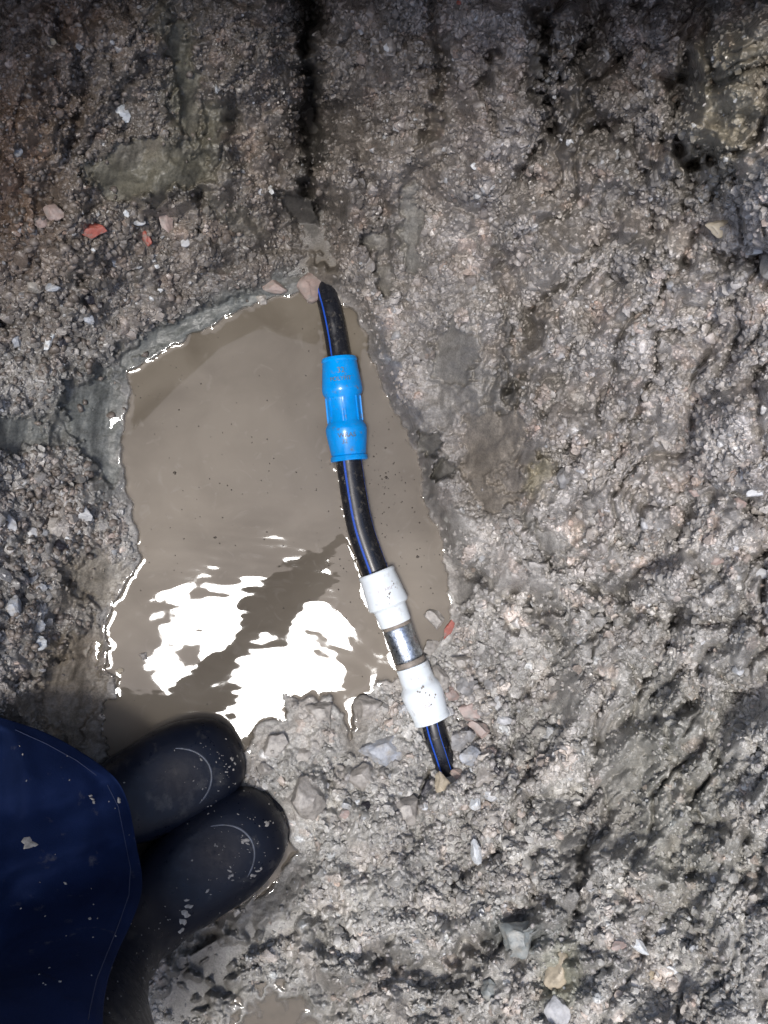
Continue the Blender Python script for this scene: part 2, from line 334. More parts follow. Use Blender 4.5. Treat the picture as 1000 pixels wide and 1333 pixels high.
for pts, wd, dep in [([(700,0),(712,60),(716,130),(700,200),(668,260),(650,330)],12,20),([(588,738),(640,757),(720,790),(800,800),(900,802),(1010,815)],9,20),([(870,190),(905,215),(882,280),(852,310),(838,350)],11,27),([(840,230),(800,300),(760,335)],8,16),
    ([(462,180),(498,270),(500,330),(530,395)],8,14),([(664,340),(690,430),(668,520),(662,570)],13,24),([(810,540),(760,585),(705,600),(690,680)],11,18),([(600,735),(650,765),(700,800),(735,835)],10,18),
    ([(588,770),(600,850),(640,900)],7,8),([(640,880),(690,960),(692,1010),(684,1070)],7,12),([(420,1225),(560,1275),(640,1230),(705,1165)],17,18),([(230,1310),(330,1220),(430,1180)],15,14),
    ([(770,760),(850,790),(930,785),(1000,800)],9,16),([(560,0),(575,80),(560,170)],9,18),([(600,860),(660,1000)],5,5),([(900,880),(870,960),(905,1040)],9,12),([(930,1080),(900,1180),(930,1260)],12,15),
    ([(80,30),(110,110),(90,190)],7,14),([(200,0),(190,90),(150,120)],8,12),([(300,120),(310,200),(340,240)],7,12),([(0,420),(60,400),(100,420)],6,10),([(396,-70),(400,60),(402,150),(410,240),(420,300),(434,338)],10,46),([(716,40),(712,110),(718,160)],7,28),([(765,20),(750,90),(770,150),(800,190)],9,20),
    ([(640,70),(630,120),(645,170)],7,18),([(876,110),(874,170),(890,205),(925,215)],11,34),([(775,1065),(765,1100),(748,1185)],5,22),([(690,705),(720,740),(780,770),(860,790)],6,18),
    ([(620,770),(650,790),(680,830)],5,14),([(555,1065),(545,1090),(520,1110)],9,16),([(440,985),(425,1030),(440,1060)],8,16),([(300,1160),(240,1250),(230,1333)],16,20),
    ([(230,205),(262,250),(255,255)],3,8),([(248,202),(268,222)],3,9),([(60,640),(95,625),(130,618)],3,9),([(75,755),(110,770),(140,800)],3.5,10),([(115,770),(125,725),(150,700)],3,6),
    ([(0,890),(60,870),(110,850)],5,14),([(0,720),(30,730),(40,760)],6,12),([(270,350),(285,352),(320,340)],3,8),([(105,360),(125,380),(118,395)],8,14),([(220,260),(260,255),(262,300)],4,10),
    ([(530,260),(528,320)],6,10),([(660,430),(666,520)],5,16),([(560,700),(590,740)],8,12),([(570,690),(560,720),(575,740)],10,10),([(870,300),(860,330),(890,340)],5,14),
    ([(930,325),(960,340),(1000,330)],5,16),([(700,1170),(650,1200),(600,1240),(520,1270)],10,16),([(770,1150),(820,1175),(860,1150)],6,10),([(380,1200),(320,1240),(260,1300)],12,14),
    ([(590,560),(640,565),(680,560)],4,6),([(600,600),(650,605),(690,595)],4,6),([(610,630),(650,640),(690,628)],4,7),([(670,340),(650,420),(640,520)],8,10)]:
    crease(pts, wd, dep)

# smooth trowelled smears; DK in the gully, creases and hollows is painted shade: (cx, cy, rx, ry, angle, how smooth, soil colour, colour weight)
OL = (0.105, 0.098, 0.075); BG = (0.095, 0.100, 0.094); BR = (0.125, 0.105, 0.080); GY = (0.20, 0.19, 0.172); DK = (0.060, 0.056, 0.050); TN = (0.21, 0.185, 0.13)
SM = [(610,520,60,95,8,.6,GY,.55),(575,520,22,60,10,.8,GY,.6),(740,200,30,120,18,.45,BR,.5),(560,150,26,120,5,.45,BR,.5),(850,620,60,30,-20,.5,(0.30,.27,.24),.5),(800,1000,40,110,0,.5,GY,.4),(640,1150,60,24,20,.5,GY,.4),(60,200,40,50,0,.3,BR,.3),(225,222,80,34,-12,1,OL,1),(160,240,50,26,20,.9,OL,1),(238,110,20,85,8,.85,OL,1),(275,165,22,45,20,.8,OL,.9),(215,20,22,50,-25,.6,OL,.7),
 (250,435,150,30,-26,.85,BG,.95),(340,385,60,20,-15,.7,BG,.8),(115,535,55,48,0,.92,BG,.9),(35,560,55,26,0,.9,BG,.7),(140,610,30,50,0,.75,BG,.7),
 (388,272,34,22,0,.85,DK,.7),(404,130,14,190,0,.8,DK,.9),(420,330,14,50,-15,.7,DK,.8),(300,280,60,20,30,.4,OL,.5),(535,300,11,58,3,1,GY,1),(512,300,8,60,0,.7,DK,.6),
 (596,465,26,42,12,1,GY,.9),(640,520,40,40,0,.7,GY,.6),(655,470,8,50,0,.8,DK,.5),(640,610,52,60,0,.75,BR,.8),(705,615,19,28,15,1,TN,1),(700,690,46,10,42,.9,GY,.9),
 (560,600,14,50,-12,.7,GY,.7),(590,680,18,30,-30,.7,GY,.6),(115,760,50,46,0,.85,BR,.9),(100,860,62,50,0,.7,BR,1),(110,940,50,60,0,.85,BR,1),(70,930,80,50,0,.7,BR,.8),
 (330,1190,100,30,-38,.75,DK,.75),(260,1270,60,50,-40,.75,DK,.8),(480,1270,120,26,-14,.5,DK,.55),(750,1140,12,46,12,.85,DK,.6),(945,130,60,120,10,.55,TN,.8),
 (735,860,30,120,-10,.35,GY,.3),(880,1050,80,170,-8,.45,(0.20,.195,.165),.7),(415,345,22,30,0,.5,BR,.5),(680,1215,50,34,0,.7,(0.13,.145,.14),.8),(730,1275,28,46,20,.7,(0.20,.20,.15),.9),
 (360,960,60,30,0,.5,BR,.3),(350,1320,90,36,0,.8,(0.16,.155,.14),.8),(460,940,20,60,-10,.7,BR,.6),(700,60,16,90,0,.5,DK,.6),(760,90,60,120,0,.2,DK,.5),
 (830,240,60,80,0,.2,DK,.35),(640,1240,110,26,-28,.4,DK,.5),(690,590,20,80,10,.4,DK,.3),(700,420,20,120,15,.3,BR,.5)]
rough = np.ones_like(U)
base = np.zeros(U.shape + (3,), np.float32)
right = np.array((0.335, 0.310, 0.286)); low = np.array((0.345, 0.332, 0.303)); top = np.array((0.140, 0.122, 0.105)); leftc = np.array((0.21, 0.20, 0.188)); purp = np.array((0.18, 0.159, 0.146))  # top and purp: browner soil, darkened as well for the shade up there
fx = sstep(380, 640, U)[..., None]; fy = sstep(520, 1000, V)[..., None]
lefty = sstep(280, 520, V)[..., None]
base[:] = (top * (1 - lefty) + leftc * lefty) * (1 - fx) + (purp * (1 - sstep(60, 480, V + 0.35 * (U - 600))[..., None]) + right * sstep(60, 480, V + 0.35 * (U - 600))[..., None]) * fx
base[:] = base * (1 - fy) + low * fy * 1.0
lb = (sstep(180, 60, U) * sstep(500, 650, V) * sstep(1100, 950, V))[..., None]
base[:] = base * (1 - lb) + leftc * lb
pn = sstep(-0.1, 0.6, fbm(U, V, 70, 4, 41))[..., None]
base *= 0.84 + 0.34 * pn
tint = sstep(0.05, 0.5, fbm(U, V, 55, 4, 45))[..., None]
base[:] = base * (1 - tint * 0.5) + base * np.array((1.05, 0.98, 0.95)) * tint * 0.5
rust = (blob(20, 230, 55, 130, 0, 1) + blob(90, 20, 60, 40, 0, 1) * 0.8 + blob(60, 130, 60, 60, 0, 1) * 0.4)[..., None].clip(0, 1)
base[:] = base * (1 - rust * 0.75) + np.array((0.150, 0.092, 0.058)) * rust * 0.75
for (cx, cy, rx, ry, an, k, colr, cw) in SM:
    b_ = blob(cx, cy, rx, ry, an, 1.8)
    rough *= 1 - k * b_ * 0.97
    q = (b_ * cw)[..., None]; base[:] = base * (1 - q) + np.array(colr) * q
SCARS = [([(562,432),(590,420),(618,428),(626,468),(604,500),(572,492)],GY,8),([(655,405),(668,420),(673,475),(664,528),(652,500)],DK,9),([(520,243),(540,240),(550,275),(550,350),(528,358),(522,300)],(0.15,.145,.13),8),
 ([(600,540),(640,530),(692,545),(680,600),(684,655),(640,668),(606,650)],(0.17,.148,.12),5),([(684,602),(722,588),(714,622),(700,648),(680,640)],TN,6),([(690,676),(712,690),(765,735),(745,748),(700,716)],GY,5),
 ([(540,556),(574,566),(588,620),(568,628),(552,596)],(0.16,.155,.14),6),([(106,214),(180,178),(268,176),(278,232),(222,264),(160,262),(112,240)],OL,7),([(78,492),(158,498),(162,570),(150,640),(112,600),(84,550)],BG,5),
 ([(-30,538),(60,542),(56,592),(-30,586)],BG,5),([(74,742),(120,718),(166,728),(172,758),(142,802),(104,776)],(0.15,.135,.11),5),([(58,868),(128,792),(142,900),(104,966),(46,936)],BR,6),
 ([(186,432),(262,398),(338,378),(372,386),(300,412),(232,446),(170,482),(120,484)],BG,4),([(364,254),(412,248),(414,300),(376,297)],DK,5),([(566,690),(590,730),(624,752),(612,800),(590,790),(574,740)],(0.15,.14,.125),5),
 ([(215,30),(240,20),(262,120),(250,190),(228,150)],OL,5),([(640,625),(700,560),(730,520),(712,580),(676,640)],(0.15,.135,.12),5),([(470,300),(500,296),(512,350),(506,390),(488,380)],(0.12,.115,.10),6),
 ([(690,50),(712,60),(706,140),(690,130)],DK,5),([(730,1095),(760,1080),(750,1180),(728,1190)],(0.14,.135,.125),5)]
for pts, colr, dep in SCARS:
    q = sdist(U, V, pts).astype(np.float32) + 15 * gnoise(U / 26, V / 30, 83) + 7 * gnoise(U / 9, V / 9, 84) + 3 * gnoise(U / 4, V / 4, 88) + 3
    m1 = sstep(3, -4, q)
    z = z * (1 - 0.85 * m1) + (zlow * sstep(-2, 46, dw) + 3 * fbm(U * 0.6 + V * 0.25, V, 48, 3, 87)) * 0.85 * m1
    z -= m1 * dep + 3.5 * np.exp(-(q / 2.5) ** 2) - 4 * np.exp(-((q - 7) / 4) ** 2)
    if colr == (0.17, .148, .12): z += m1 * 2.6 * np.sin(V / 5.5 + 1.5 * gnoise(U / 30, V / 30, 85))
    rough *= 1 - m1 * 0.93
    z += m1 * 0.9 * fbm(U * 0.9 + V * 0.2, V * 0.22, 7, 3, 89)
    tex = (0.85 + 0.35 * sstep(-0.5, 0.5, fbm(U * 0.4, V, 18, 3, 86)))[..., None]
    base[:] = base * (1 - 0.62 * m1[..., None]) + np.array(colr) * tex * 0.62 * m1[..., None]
near = sstep(0, 26, dw); rough *= 0.35 + 0.65 * near
# crumbs at four sizes
coarse = (blob(80, 330, 140, 160, 0, 1.2) + blob(620, 960, 130, 190, 0, 1.2) + blob(40, 700, 90, 130, 0, 1.2) + blob(820, 1260, 160, 90, 0, 1.2) + blob(520, 1130, 160, 80, 0, 1.2)).clip(0, 1)
g1, c1 = grains(wx, wy, 44, 1, 0.42, 0.3, 0.62, 0.55)
g2, c2 = grains(wx * 0.7 + U * 0.3, wy * 0.7 + V * 0.3, 18, 2, 0.6, 0.35, 0.7, 0.6)
g3, c3 = grains(wx * 0.4 + U * 0.6, wy * 0.4 + V * 0.6, 9.5, 3, 0.88, 0.36, 0.64, 0.6)
g4, c4 = grains(U, V, 5.2, 4, 0.85, 0.38, 0.66, 0.4)
amp = np.clip(0.85 + 0.9 * fbm(U, V, 60, 2, 33), 0.25, 1.9)
under = np.where(dw < 0, np.exp(dw / 9), 1)
det = g1 * (6 + 9 * coarse) * amp + g2 * (6.5 + 4 * coarse) * amp + g3 * 5.0 * (0.6 + 0.4 * amp) + g4 * 2.0
rw = sstep(470, 500, U) * sstep(830, 780, V)
z = z * (sstep(-2, 46, dw) * (1 - rw) + sstep(-2, 20, dw) * rw) + np.where(dw < 0, -45 * (1 - np.exp(np.minimum(dw, 0) / 18)), np.minimum(dw * 0.28, 2.2))
z += det * rough * under
z += (1 - rough) * 1.6 * fbm(U * 0.5 + V * 0.2, V * 0.8, 16, 3, 52) * sstep(0, 10, dw)
# stepping down under the boots and under the pipe's lower end
bd = np.minimum(sdist(U, V, BOOT1), sdist(U, V, BOOT2)).astype(np.float32)
z = np.where(bd < 14, np.minimum(z, -12 + np.maximum(bd + 8, 0) * 1.1 + 0 * z), z)
PIPE_LINE = [(545,880),(562,940),(576,992)]
pdist = dseg(U, V, PIPE_LINE); z = np.where(pdist < 30, np.minimum(z, 4 + np.maximum(pdist - 14, 0) * 0.9 + det * 0.4), z)
# second little pool at the foot of the picture
POOL2 = [(330,1300),(365,1288),(392,1296),(410,1318),(440,1345),(420,1380),(340,1390),(300,1350),(310,1318)]
d2 = sdist(U, V, POOL2) + 17 * gnoise(U / 18, V / 18, 77) + 8 * gnoise(U / 8, V / 8, 78) + 2
ZP2 = 26.0
z = np.where(d2 < 16, z * sstep(0, 16, d2) + (1 - sstep(0, 16, d2)) * (ZP2 + d2 * 0.35 + det * 0.35 * rough), z).astype(np.float32)

cmul = 1 + 0.4 * (c3 - 0.5) * (g3 > 0.1) * rough + 0.5 * (c2 - 0.5) * (g2 > 0.15) * rough + 0.3 * (c1 - 0.5) * (g1 > 0.15) * rough + 0.2 * (c4 - 0.5)
base *= cmul[..., None]
warm = ((c2 > 0.86) & (g2 > 0.15) & (rough > 0.5))[..., None] * np.array((1.05, 0.98, 0.95)) + ~((c2 > 0.86) & (g2 > 0.15) & (rough > 0.5))[..., None] * np.ones(3)
base *= warm
cool = ((c3 > 0.985) & (g3 > 0.2) & (rough > 0.5))[..., None]
base = np.where(cool, base * np.array((1.35, 1.42, 1.5)), base)

def zat(u, v): return float(bilin(z, -70, -70, STEP, np.array([u], float), np.array([v], float))[0])

z = np.where((dw > 22) & (bd > 20) & (pdist > 34), np.maximum(z, 3.0), z).astype(np.float32)
k = (H * 1000 - z) / (H * 1000) / 1000.0
VX = np.stack([(U - 500) * k, (666.5 - V) * k, z / 1000.0], -1).reshape(-1, 3)
nv, nu = U.shape
idx = np.arange(nv * nu, dtype=np.int32).reshape(nv, nu)
F = np.stack([idx[1:, :-1], idx[1:, 1:], idx[:-1, 1:], idx[:-1, :-1]], -1).reshape(-1, 4)
me = mesh_np('ground', VX, F)
ca = me.color_attributes.new('soil', 'FLOAT_COLOR', 'POINT')
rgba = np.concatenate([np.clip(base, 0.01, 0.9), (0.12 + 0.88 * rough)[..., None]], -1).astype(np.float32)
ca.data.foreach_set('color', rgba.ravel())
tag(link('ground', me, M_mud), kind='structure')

# ------------------------------------------------------------------ pit sides beyond the picture, up to the yard level
GZ = 0.9
ring = list(range(0, nu - 1, 12)) + [nu - 1]
loop = [(0, j) for j in ring] + [(i, nu - 1) for i in list(range(12, nv - 1, 12)) + [nv - 1]] + [(nv - 1, j) for j in reversed(ring[:-1])] + [(i, 0) for i in reversed(list(range(12, nv - 1, 12)))]
RIM = [(-0.30, 0.62), (-0.27, 0.40), (0.0, 0.33), (0.25, 0.30), (0.50, 0.35), (0.95, 0.2), (1.0, -0.4), (0.85, -1.1), (0.2, -1.35), (-0.6, -1.4), (-1.3, -1.1), (-1.35, -0.5), (-0.9, -0.1), (-0.60, 0.12), (-0.46, 0.27), (-0.36, 0.36)]  # unseen rim, shaped to overhang the top and shade the ground below
RIM = RIM[1:]
ang = [math.atan2(y + 0.1, x) for x, y in RIM]
def rim_at(th):
    best = None
    n_ = len(RIM)
    for i in range(n_):
        (ax, ay), (bx, by) = RIM[i], RIM[(i + 1) % n_]
        dx, dy = math.cos(th), math.sin(th); oy = -0.1
        den = dx * (by - ay) - dy * (bx - ax)
        if abs(den) < 1e-9: continue
        t = ((ax) * (by - ay) - (ay - oy) * (bx - ax)) / den
        s_ = (ax * dy - (ay - oy) * dx) / den
        if t > 0 and -1e-6 <= s_ <= 1 + 1e-6:
            if best is None or t < best: best = t
    t = best or 1.0
    return math.cos(th) * t, -0.1 + math.sin(th) * t
VV = []; rows = 14
base_l = [VX[idx[i, j]] for i, j in loop]
m_ = len(loop)
rim_l = []
for pnt in base_l:
    th = math.atan2(pnt[1] + 0.1, pnt[0]); rim_l.append(rim_at(th))
for r in range(rows + 1):
    t = r / rows
    for q, pnt in enumerate(base_l):
        rx, ry = rim_l[q]
        x = pnt[0] + (rx - pnt[0]) * t; y = pnt[1] + (ry - pnt[1]) * t; zz = pnt[2] + (GZ - pnt[2]) * t ** 0.9
        a_ = math.sin(math.pi * t) * 0.05
        nn = math.sin(q * 0.9 + r * 1.3) * 0.3 + math.sin(q * 0.37 - r * 0.8) * 0.6 + random.uniform(-0.4, 0.4)
        L_ = math.hypot(x, y + 0.1) + 1e-6
        bulge = a_ * (1 + nn * 0.5)
        VV.append((x + x / L_ * bulge, y + (y + 0.1) / L_ * bulge, zz))
FF = []
for r in range(rows):
    for q in range(m_):
        FF.append((r * m_ + q, r * m_ + (q + 1) % m_, (r + 1) * m_ + (q + 1) % m_, (r + 1) * m_ + q))
o0 = rows * m_
for kx, rad in enumerate((1.25, 2.2, 6.0, 30.0)):
    for q in range(m_):
        rx, ry = rim_l[q]
        L_ = math.hypot(rx, ry + 0.1)
        rr = L_ * (1 + 0.25 * (kx + 1)) if kx < 1 else rad
        VV.append((rx / L_ * rr, -0.1 + (ry + 0.1) / L_ * rr, GZ + random.uniform(-0.008, 0.012) + 0.01 * kx))
    for q in range(m_):
        a0 = o0 + kx * m_
        FF.append((a0 + q, a0 + (q + 1) % m_, a0 + m_ + (q + 1) % m_, a0 + m_ + q))
me = mesh_py('pit_sides', VV, FF)
ca = me.color_attributes.new('soil', 'FLOAT_COLOR', 'POINT')
ca.data.foreach_set('color', np.tile(np.array((0.13, 0.115, 0.10, 1), np.float32), len(VV)))
tag(link('pit_sides', me, M_mud), kind='structure')

# ------------------------------------------------------------------ water
WS = 2.0
def water_sheet(name, u0, u1, v0, v1, level, masks, ripple=True, limit=None):
    uu = np.arange(u0, u1, WS, dtype=np.float32); vv = np.arange(v0, v1, WS, dtype=np.float32)
    A_, B_ = np.meshgrid(uu, vv)
    zz = bilin(z, -70, -70, STEP, A_, B_) - level
    solid = zz > 0
    for mk in masks: solid |= inside(A_, B_, mk)
    if not limit:
        for pl, rr in (([(431,405),(441,470)],13),([(442,475),(455,598)],19),([(455,598),(460,640),(470,690),(489,745)],14),([(492,752),(512,805)],19),([(513,806),(538,872)],15)): solid |= dseg(A_, B_, pl) < rr
    dist = np.full(A_.shape, 99.0, np.float32); dist[solid] = 0
    for _ in range(9):
        for ax, sh in ((0, 1), (0, -1), (1, 1), (1, -1)):
            dist = np.minimum(dist, np.roll(dist, sh, ax) + WS)
        for s1 in (1, -1):
            for s2 in (1, -1):
                dist = np.minimum(dist, np.roll(np.roll(dist, s1, 0), s2, 1) + WS * 1.414)
    men = np.clip(0.75 + 1.3 * gnoise(A_ / 30, B_ / 30, 65), 0.1, 1.5) * np.where((A_ > 485) & (B_ < 850), 0.3, 1.0)
    h = 1.5 * men * np.exp(-dist / 2.8)
    if ripple: h = h + ripples(A_, B_)
    depth = np.clip(1 - np.exp(zz / 3.0), 0, 1); depth = np.where(solid, np.where(zz > 0, 0, 1), depth)
    Z_ = level + h
    kk = (H * 1000 - Z_) / (H * 1000) / 1000
    VW = np.stack([(A_ - 500) * kk, (666.5 - B_) * kk, Z_ / 1000], -1).reshape(-1, 3)
    n1_, n2_ = A_.shape; ii = np.arange(n1_ * n2_, dtype=np.int32).reshape(n1_, n2_)
    FW = np.stack([ii[1:, :-1], ii[1:, 1:], ii[:-1, 1:], ii[:-1, :-1]], -1).reshape(-1, 4)
    ok = zz < 4
    if limit: ok &= sdist(A_, B_, limit) < 14
    keep = ok.ravel()[FW].any(1)
    FW = FW[keep]
    used = np.unique(FW); remap = np.full(len(VW), -1, np.int32); remap[used] = np.arange(len(used))
    me = mesh_np(name, VW[used], remap[FW])
    at = me.attributes.new('depth', 'FLOAT', 'POINT'); at.data.foreach_set('value', depth.ravel()[used].astype(np.float32))
    return tag(link(name, me, M_water), kind='structure')
def ripples(u, v):
    # slight swell from the boots: ring waves round the toes plus a wandering low swell
    r1 = np.hypot(u - 300, v - 1010); 
    h = 0.020 * np.sin(r1 / 3.6 + 2.5 * gnoise(u / 60, v / 60, 61)) * np.exp(-((r1 - 235) / 60) ** 2)
    h = h + 0.5 * gnoise(u / 62, v / 52, 63) * sstep(560, 760, v) + 0.05 * gnoise((u + 0.5 * v) / 34, (v - 0.12 * u) / 9, 64) * sstep(600, 740, v) + 0.15 * gnoise(u / 120, v / 120, 66) + 0.012 * gnoise(u / 10, v / 7, 67) * sstep(640, 760, v)
    return h
water_sheet('water', 110, 620, 360, 1190, 0.0, [BOOT1, BOOT2])
water_sheet('puddle', 280, 460, 1270, 1402, ZP2, [], True, POOL2)

# ------------------------------------------------------------------ pipe with its couplings
def basis(d):
    d = d.normalized(); up = Vector((0, 0, 1)); s = d.cross(up).normalized(); n_ = s.cross(d).normalized(); return d, s, n_
def sweep(pts, rad, seg=40, a0=0, a1=2 * math.pi, roff=0.0, cap=True):
    V_ = []; F_ = []; full = abs(a1 - a0 - 2 * math.pi) < 1e-6
    ns = seg if full else seg + 1
    for i, p in enumerate(pts):
        d = (pts[min(i + 1, len(pts) - 1)] - pts[max(i - 1, 0)])
        d, s, n_ = basis(d)
        r = (rad[i] if isinstance(rad, (list, tuple)) else rad) + roff
        for j in range(ns):
            a = a0 + (a1 - a0) * j / seg
            V_.append(p + s * math.cos(a) * r + n_ * math.sin(a) * r)
    for i in range(len(pts) - 1):
        for j in range(seg):
            j2 = (j + 1) % ns
            F_.append((i * ns + j, i * ns + j2, (i + 1) * ns + j2, (i + 1) * ns + j))
    if full and cap:
        F_.append(tuple(range(ns))); F_.append(tuple((len(pts) - 1) * ns + j for j in reversed(range(ns))))
    return V_, F_
def smooth_path(ps, n=40):
    out = []
    m = len(ps)
    for i in range(m - 1):
        p0 = ps[max(i - 1, 0)]; p1 = ps[i]; p2 = ps[i + 1]; p3 = ps[min(i + 2, m - 1)]
        for q in range(n // (m - 1)):
            t = q / (n // (m - 1))
            out.append(0.5 * ((2 * p1) + (p2 - p0) * t + (2 * p0 - 5 * p1 + 4 * p2 - p3) * t * t + (3 * p1 - p0 - 3 * p2 + p3) * t ** 3))
    out.append(ps[-1]); return out
assembly = bpy.data.objects.new('water_pipe', None); C.objects.link(assembly)
tag(assembly, 'black plastic water pipe with thin blue stripes, joined by one blue and two white couplings', 'pipe')

def pipe_section(pts, rads, stripes):
    path = smooth_path(pts, 36)
    rr = [rads[0] + (rads[1] - rads[0]) * i / (len(path) - 1) for i in range(len(path))]
    V_, F_ = sweep(path, rr, 40)
    o = link('pipe_section', mesh_py('pipe_section', V_, F_), M_pipe, assembly)
    for a, wd in stripes:
        V2, F2 = sweep(path, rr, 4, a - wd, a + wd, 0.0003)
        link('stripe', mesh_py('stripe', V2, F2), M_stripe, o)
    return o
# angle: pi/2 is straight up, larger is towards the left of the picture (travelling down the picture)
LT = 1
pipe_section([P(418,350,-.030), P(424,378,-.006), P(431,405,.002), P(438,440,.004), P(443,475,.007)], (0.0150, 0.0152), [(math.radians(90 - 36), 0.075), (math.radians(-60), .07)])
pipe_section([P(453,590,.008), P(460,640,.009), P(470,690,.010), P(489,745,.011)], (0.0166, 0.0172), [(math.radians(90 - 20), 0.08), (math.radians(90 + 75), .07)])
pipe_section([P(561,930,.013), P(567,955,.012), P(575,980,.007), P(584,1008,-.006)], (0.0150, 0.0146), [(math.radians(90 - 34), 0.075), (math.radians(90 + 20), .03)])

def lathe(name, p0, p1, prof, m, parent, seg=64, label=None):
    """prof: (fraction along the axis, radius in millimetres)"""
    d = p1 - p0; L_ = d.length; dn, s, n_ = basis(d)
    V_ = []; F_ = []
    for (t, r) in prof:
        for j in range(seg):
            a = 2 * math.pi * j / seg
            V_.append(p0 + dn * (t * L_) + (s * math.cos(a) + n_ * math.sin(a)) * r / 1000)
    for i in range(len(prof) - 1):
        for j in range(seg):
            j2 = (j + 1) % seg; F_.append((i * seg + j, i * seg + j2, (i + 1) * seg + j2, (i + 1) * seg + j))
    F_.append(tuple(reversed(range(seg)))); F_.append(tuple((len(prof) - 1) * seg + j for j in range(seg)))
    me = mesh_py(name, V_, F_)
    o = link(name, me, m, parent)
    me.set_sharp_from_angle(angle=math.radians(35))
    if label: o['label'] = label
    return o, (dn, s, n_, L_)

def lettering(text, p0, p1, t, rad, size, m, parent, ang=90, depth=0.0004, arc=1.0):
    """raised characters wrapped round the fitting, readable across it"""
    d = p1 - p0; L_ = d.length; dn, s, n_ = basis(d)
    cu_ = bpy.data.curves.new('text', 'FONT'); cu_.body = text; cu_.size = size; cu_.extrude = depth; cu_.resolution_u = 3
    cu_.align_x = 'CENTER'; cu_.align_y = 'CENTER'
    tmp = bpy.data.objects.new('text', cu_); C.objects.link(tmp)
    dg = bpy.context.evaluated_depsgraph_get(); me = bpy.data.meshes.new_from_object(tmp.evaluated_get(dg))
    C.objects.unlink(tmp); bpy.data.objects.remove(tmp)
    a0 = math.radians(ang)
    for vv in me.vertices:
        x, y, zz = vv.co
        a = a0 - x / rad * arc * RIGHT
        r = rad + zz
        vv.co = p0 + dn * (t * L_ - y) + (s * math.cos(a) + n_ * math.sin(a)) * r
    return link('lettering', me, m, parent, smooth=False)
# s = d x up : travelling down the picture, s points to the picture's left, so text x runs opposite to it
RIGHT = -1.0

# blue coupling
b0, b1 = P(441.5, 466, .012), P(455.0, 600, .013)
blue, fr_ = lathe('blue_coupling', b0, b1, [(0.0, 15.5), (0.0, 22.0), (0.012, 22.9), (0.03, 23.4), (0.045, 22.2), (0.06, 22.8), (0.27, 25.9), (0.31, 26.3), (0.345, 25.6), (0.385, 22.4), (0.40, 21.9),
   (0.61, 22.1), (0.63, 23.2), (0.672, 26.4), (0.70, 26.8), (0.74, 26.4), (0.935, 22.6), (0.945, 21.9), (0.955, 23.6), (0.985, 24.2), (1.0, 23.2), (1.0, 16)], M_blue, assembly,
   label='glossy blue push-fit coupling')
d_, s_, n_, L_ = fr_
for a in (86, 94, 40, 12, 140, 168):
    aa = math.radians(a); V_ = []; F_ = []
    cdir = s_ * math.cos(aa) + n_ * math.sin(aa); tdir = -s_ * math.sin(aa) + n_ * math.cos(aa)
    for t in (0.385, 0.625):
        for (w_, h_) in ((-0.9, 20.5), (-0.7, 23.7), (0.7, 23.7), (0.9, 20.5)):
            V_.append(b0 + d_ * (t * L_) + cdir * h_ / 1000 + tdir * w_ / 1000)
    F_ = [(0, 1, 5, 4), (1, 2, 6, 5), (2, 3, 7, 6), (0, 4, 7, 3), (3, 2, 1, 0), (4, 5, 6, 7)]
    link('rib', mesh_py('rib', V_, F_), M_blue, blue, smooth=False)
lettering('32', b0, b1, 0.145, 0.0244, 0.010, M_letter_dark, blue, 93)
lettering('POLYFIT', b0, b1, 0.225, 0.0255, 0.0075, M_letter_dark, blue, 90)
lettering('WRAS', b0, b1, 0.765, 0.0261, 0.0085, M_letter_dark, blue, 92)
lettering('32', b0, b1, 0.825, 0.0249, 0.0075, M_letter_dark, blue, 84)

# upper white coupling, steel nipple, lower white coupling
w0, w1 = P(489.5, 744, .013), P(515.5, 812, .014)
white1, _ = lathe('white_coupling', w0, w1, [(0, 17.5), (0, 22.8), (0.02, 24.0), (0.05, 24.2), (0.075, 23.6), (0.09, 23.5), (0.56, 26.6), (0.61, 26.9), (0.645, 26.2), (0.675, 23.0), (0.70, 21.6), (0.98, 20.8), (1.0, 20.2), (1.0, 12)],
   M_white, assembly, label='upper white push-fit coupling, standing in the puddle')
lettering('32 MIC', w0, w1, 0.36, 0.0252, 0.0085, M_letter_pale, white1, 100, 0.00015)
x0, x1 = P(513, 806, .014), P(538, 872, .014)
nip, _ = lathe('steel_nipple', x0, x1, [(0, 12), (0, 17.5), (0.10, 17.5), (0.16, 18.8), (0.18, 19.3), (0.75, 19.3), (0.77, 18.7), (0.80, 17.6), (1.0, 17.5), (1.0, 12)], M_galv, assembly, label='shiny galvanised steel nipple between the white couplings')
lathe('collar', x0 + (x1 - x0) * 0.09, x0 + (x1 - x0) * 0.155, [(0, 17), (0, 19.4), (0.3, 20.0), (0.7, 19.8), (1, 19.0), (1, 17)], M_collar, nip)
lathe('collar', x0 + (x1 - x0) * 0.80, x0 + (x1 - x0) * 0.90, [(0, 17), (0, 19.4), (0.3, 20.2), (0.7, 20.2), (1, 19.4), (1, 17)], M_collar, nip)
y0, y1 = P(536.5, 866, .014), P(563, 938, .015)
white2, _ = lathe('white_coupling', y0, y1, [(0, 12), (0, 20.9), (0.02, 21.4), (0.27, 22.0), (0.32, 22.4), (0.36, 24.6), (0.42, 26.9), (0.48, 27.4), (0.54, 27.2), (0.90, 23.4), (0.925, 23.3), (0.955, 24.3), (0.985, 24.4), (1.0, 23.6), (1.0, 15)],
   M_white, assembly, label='lower white push-fit coupling, spotted with mud, resting on the gravel')
lettering('32', y0, y1, 0.66, 0.0266, 0.010, M_letter_pale, white2, 92, 0.00015)
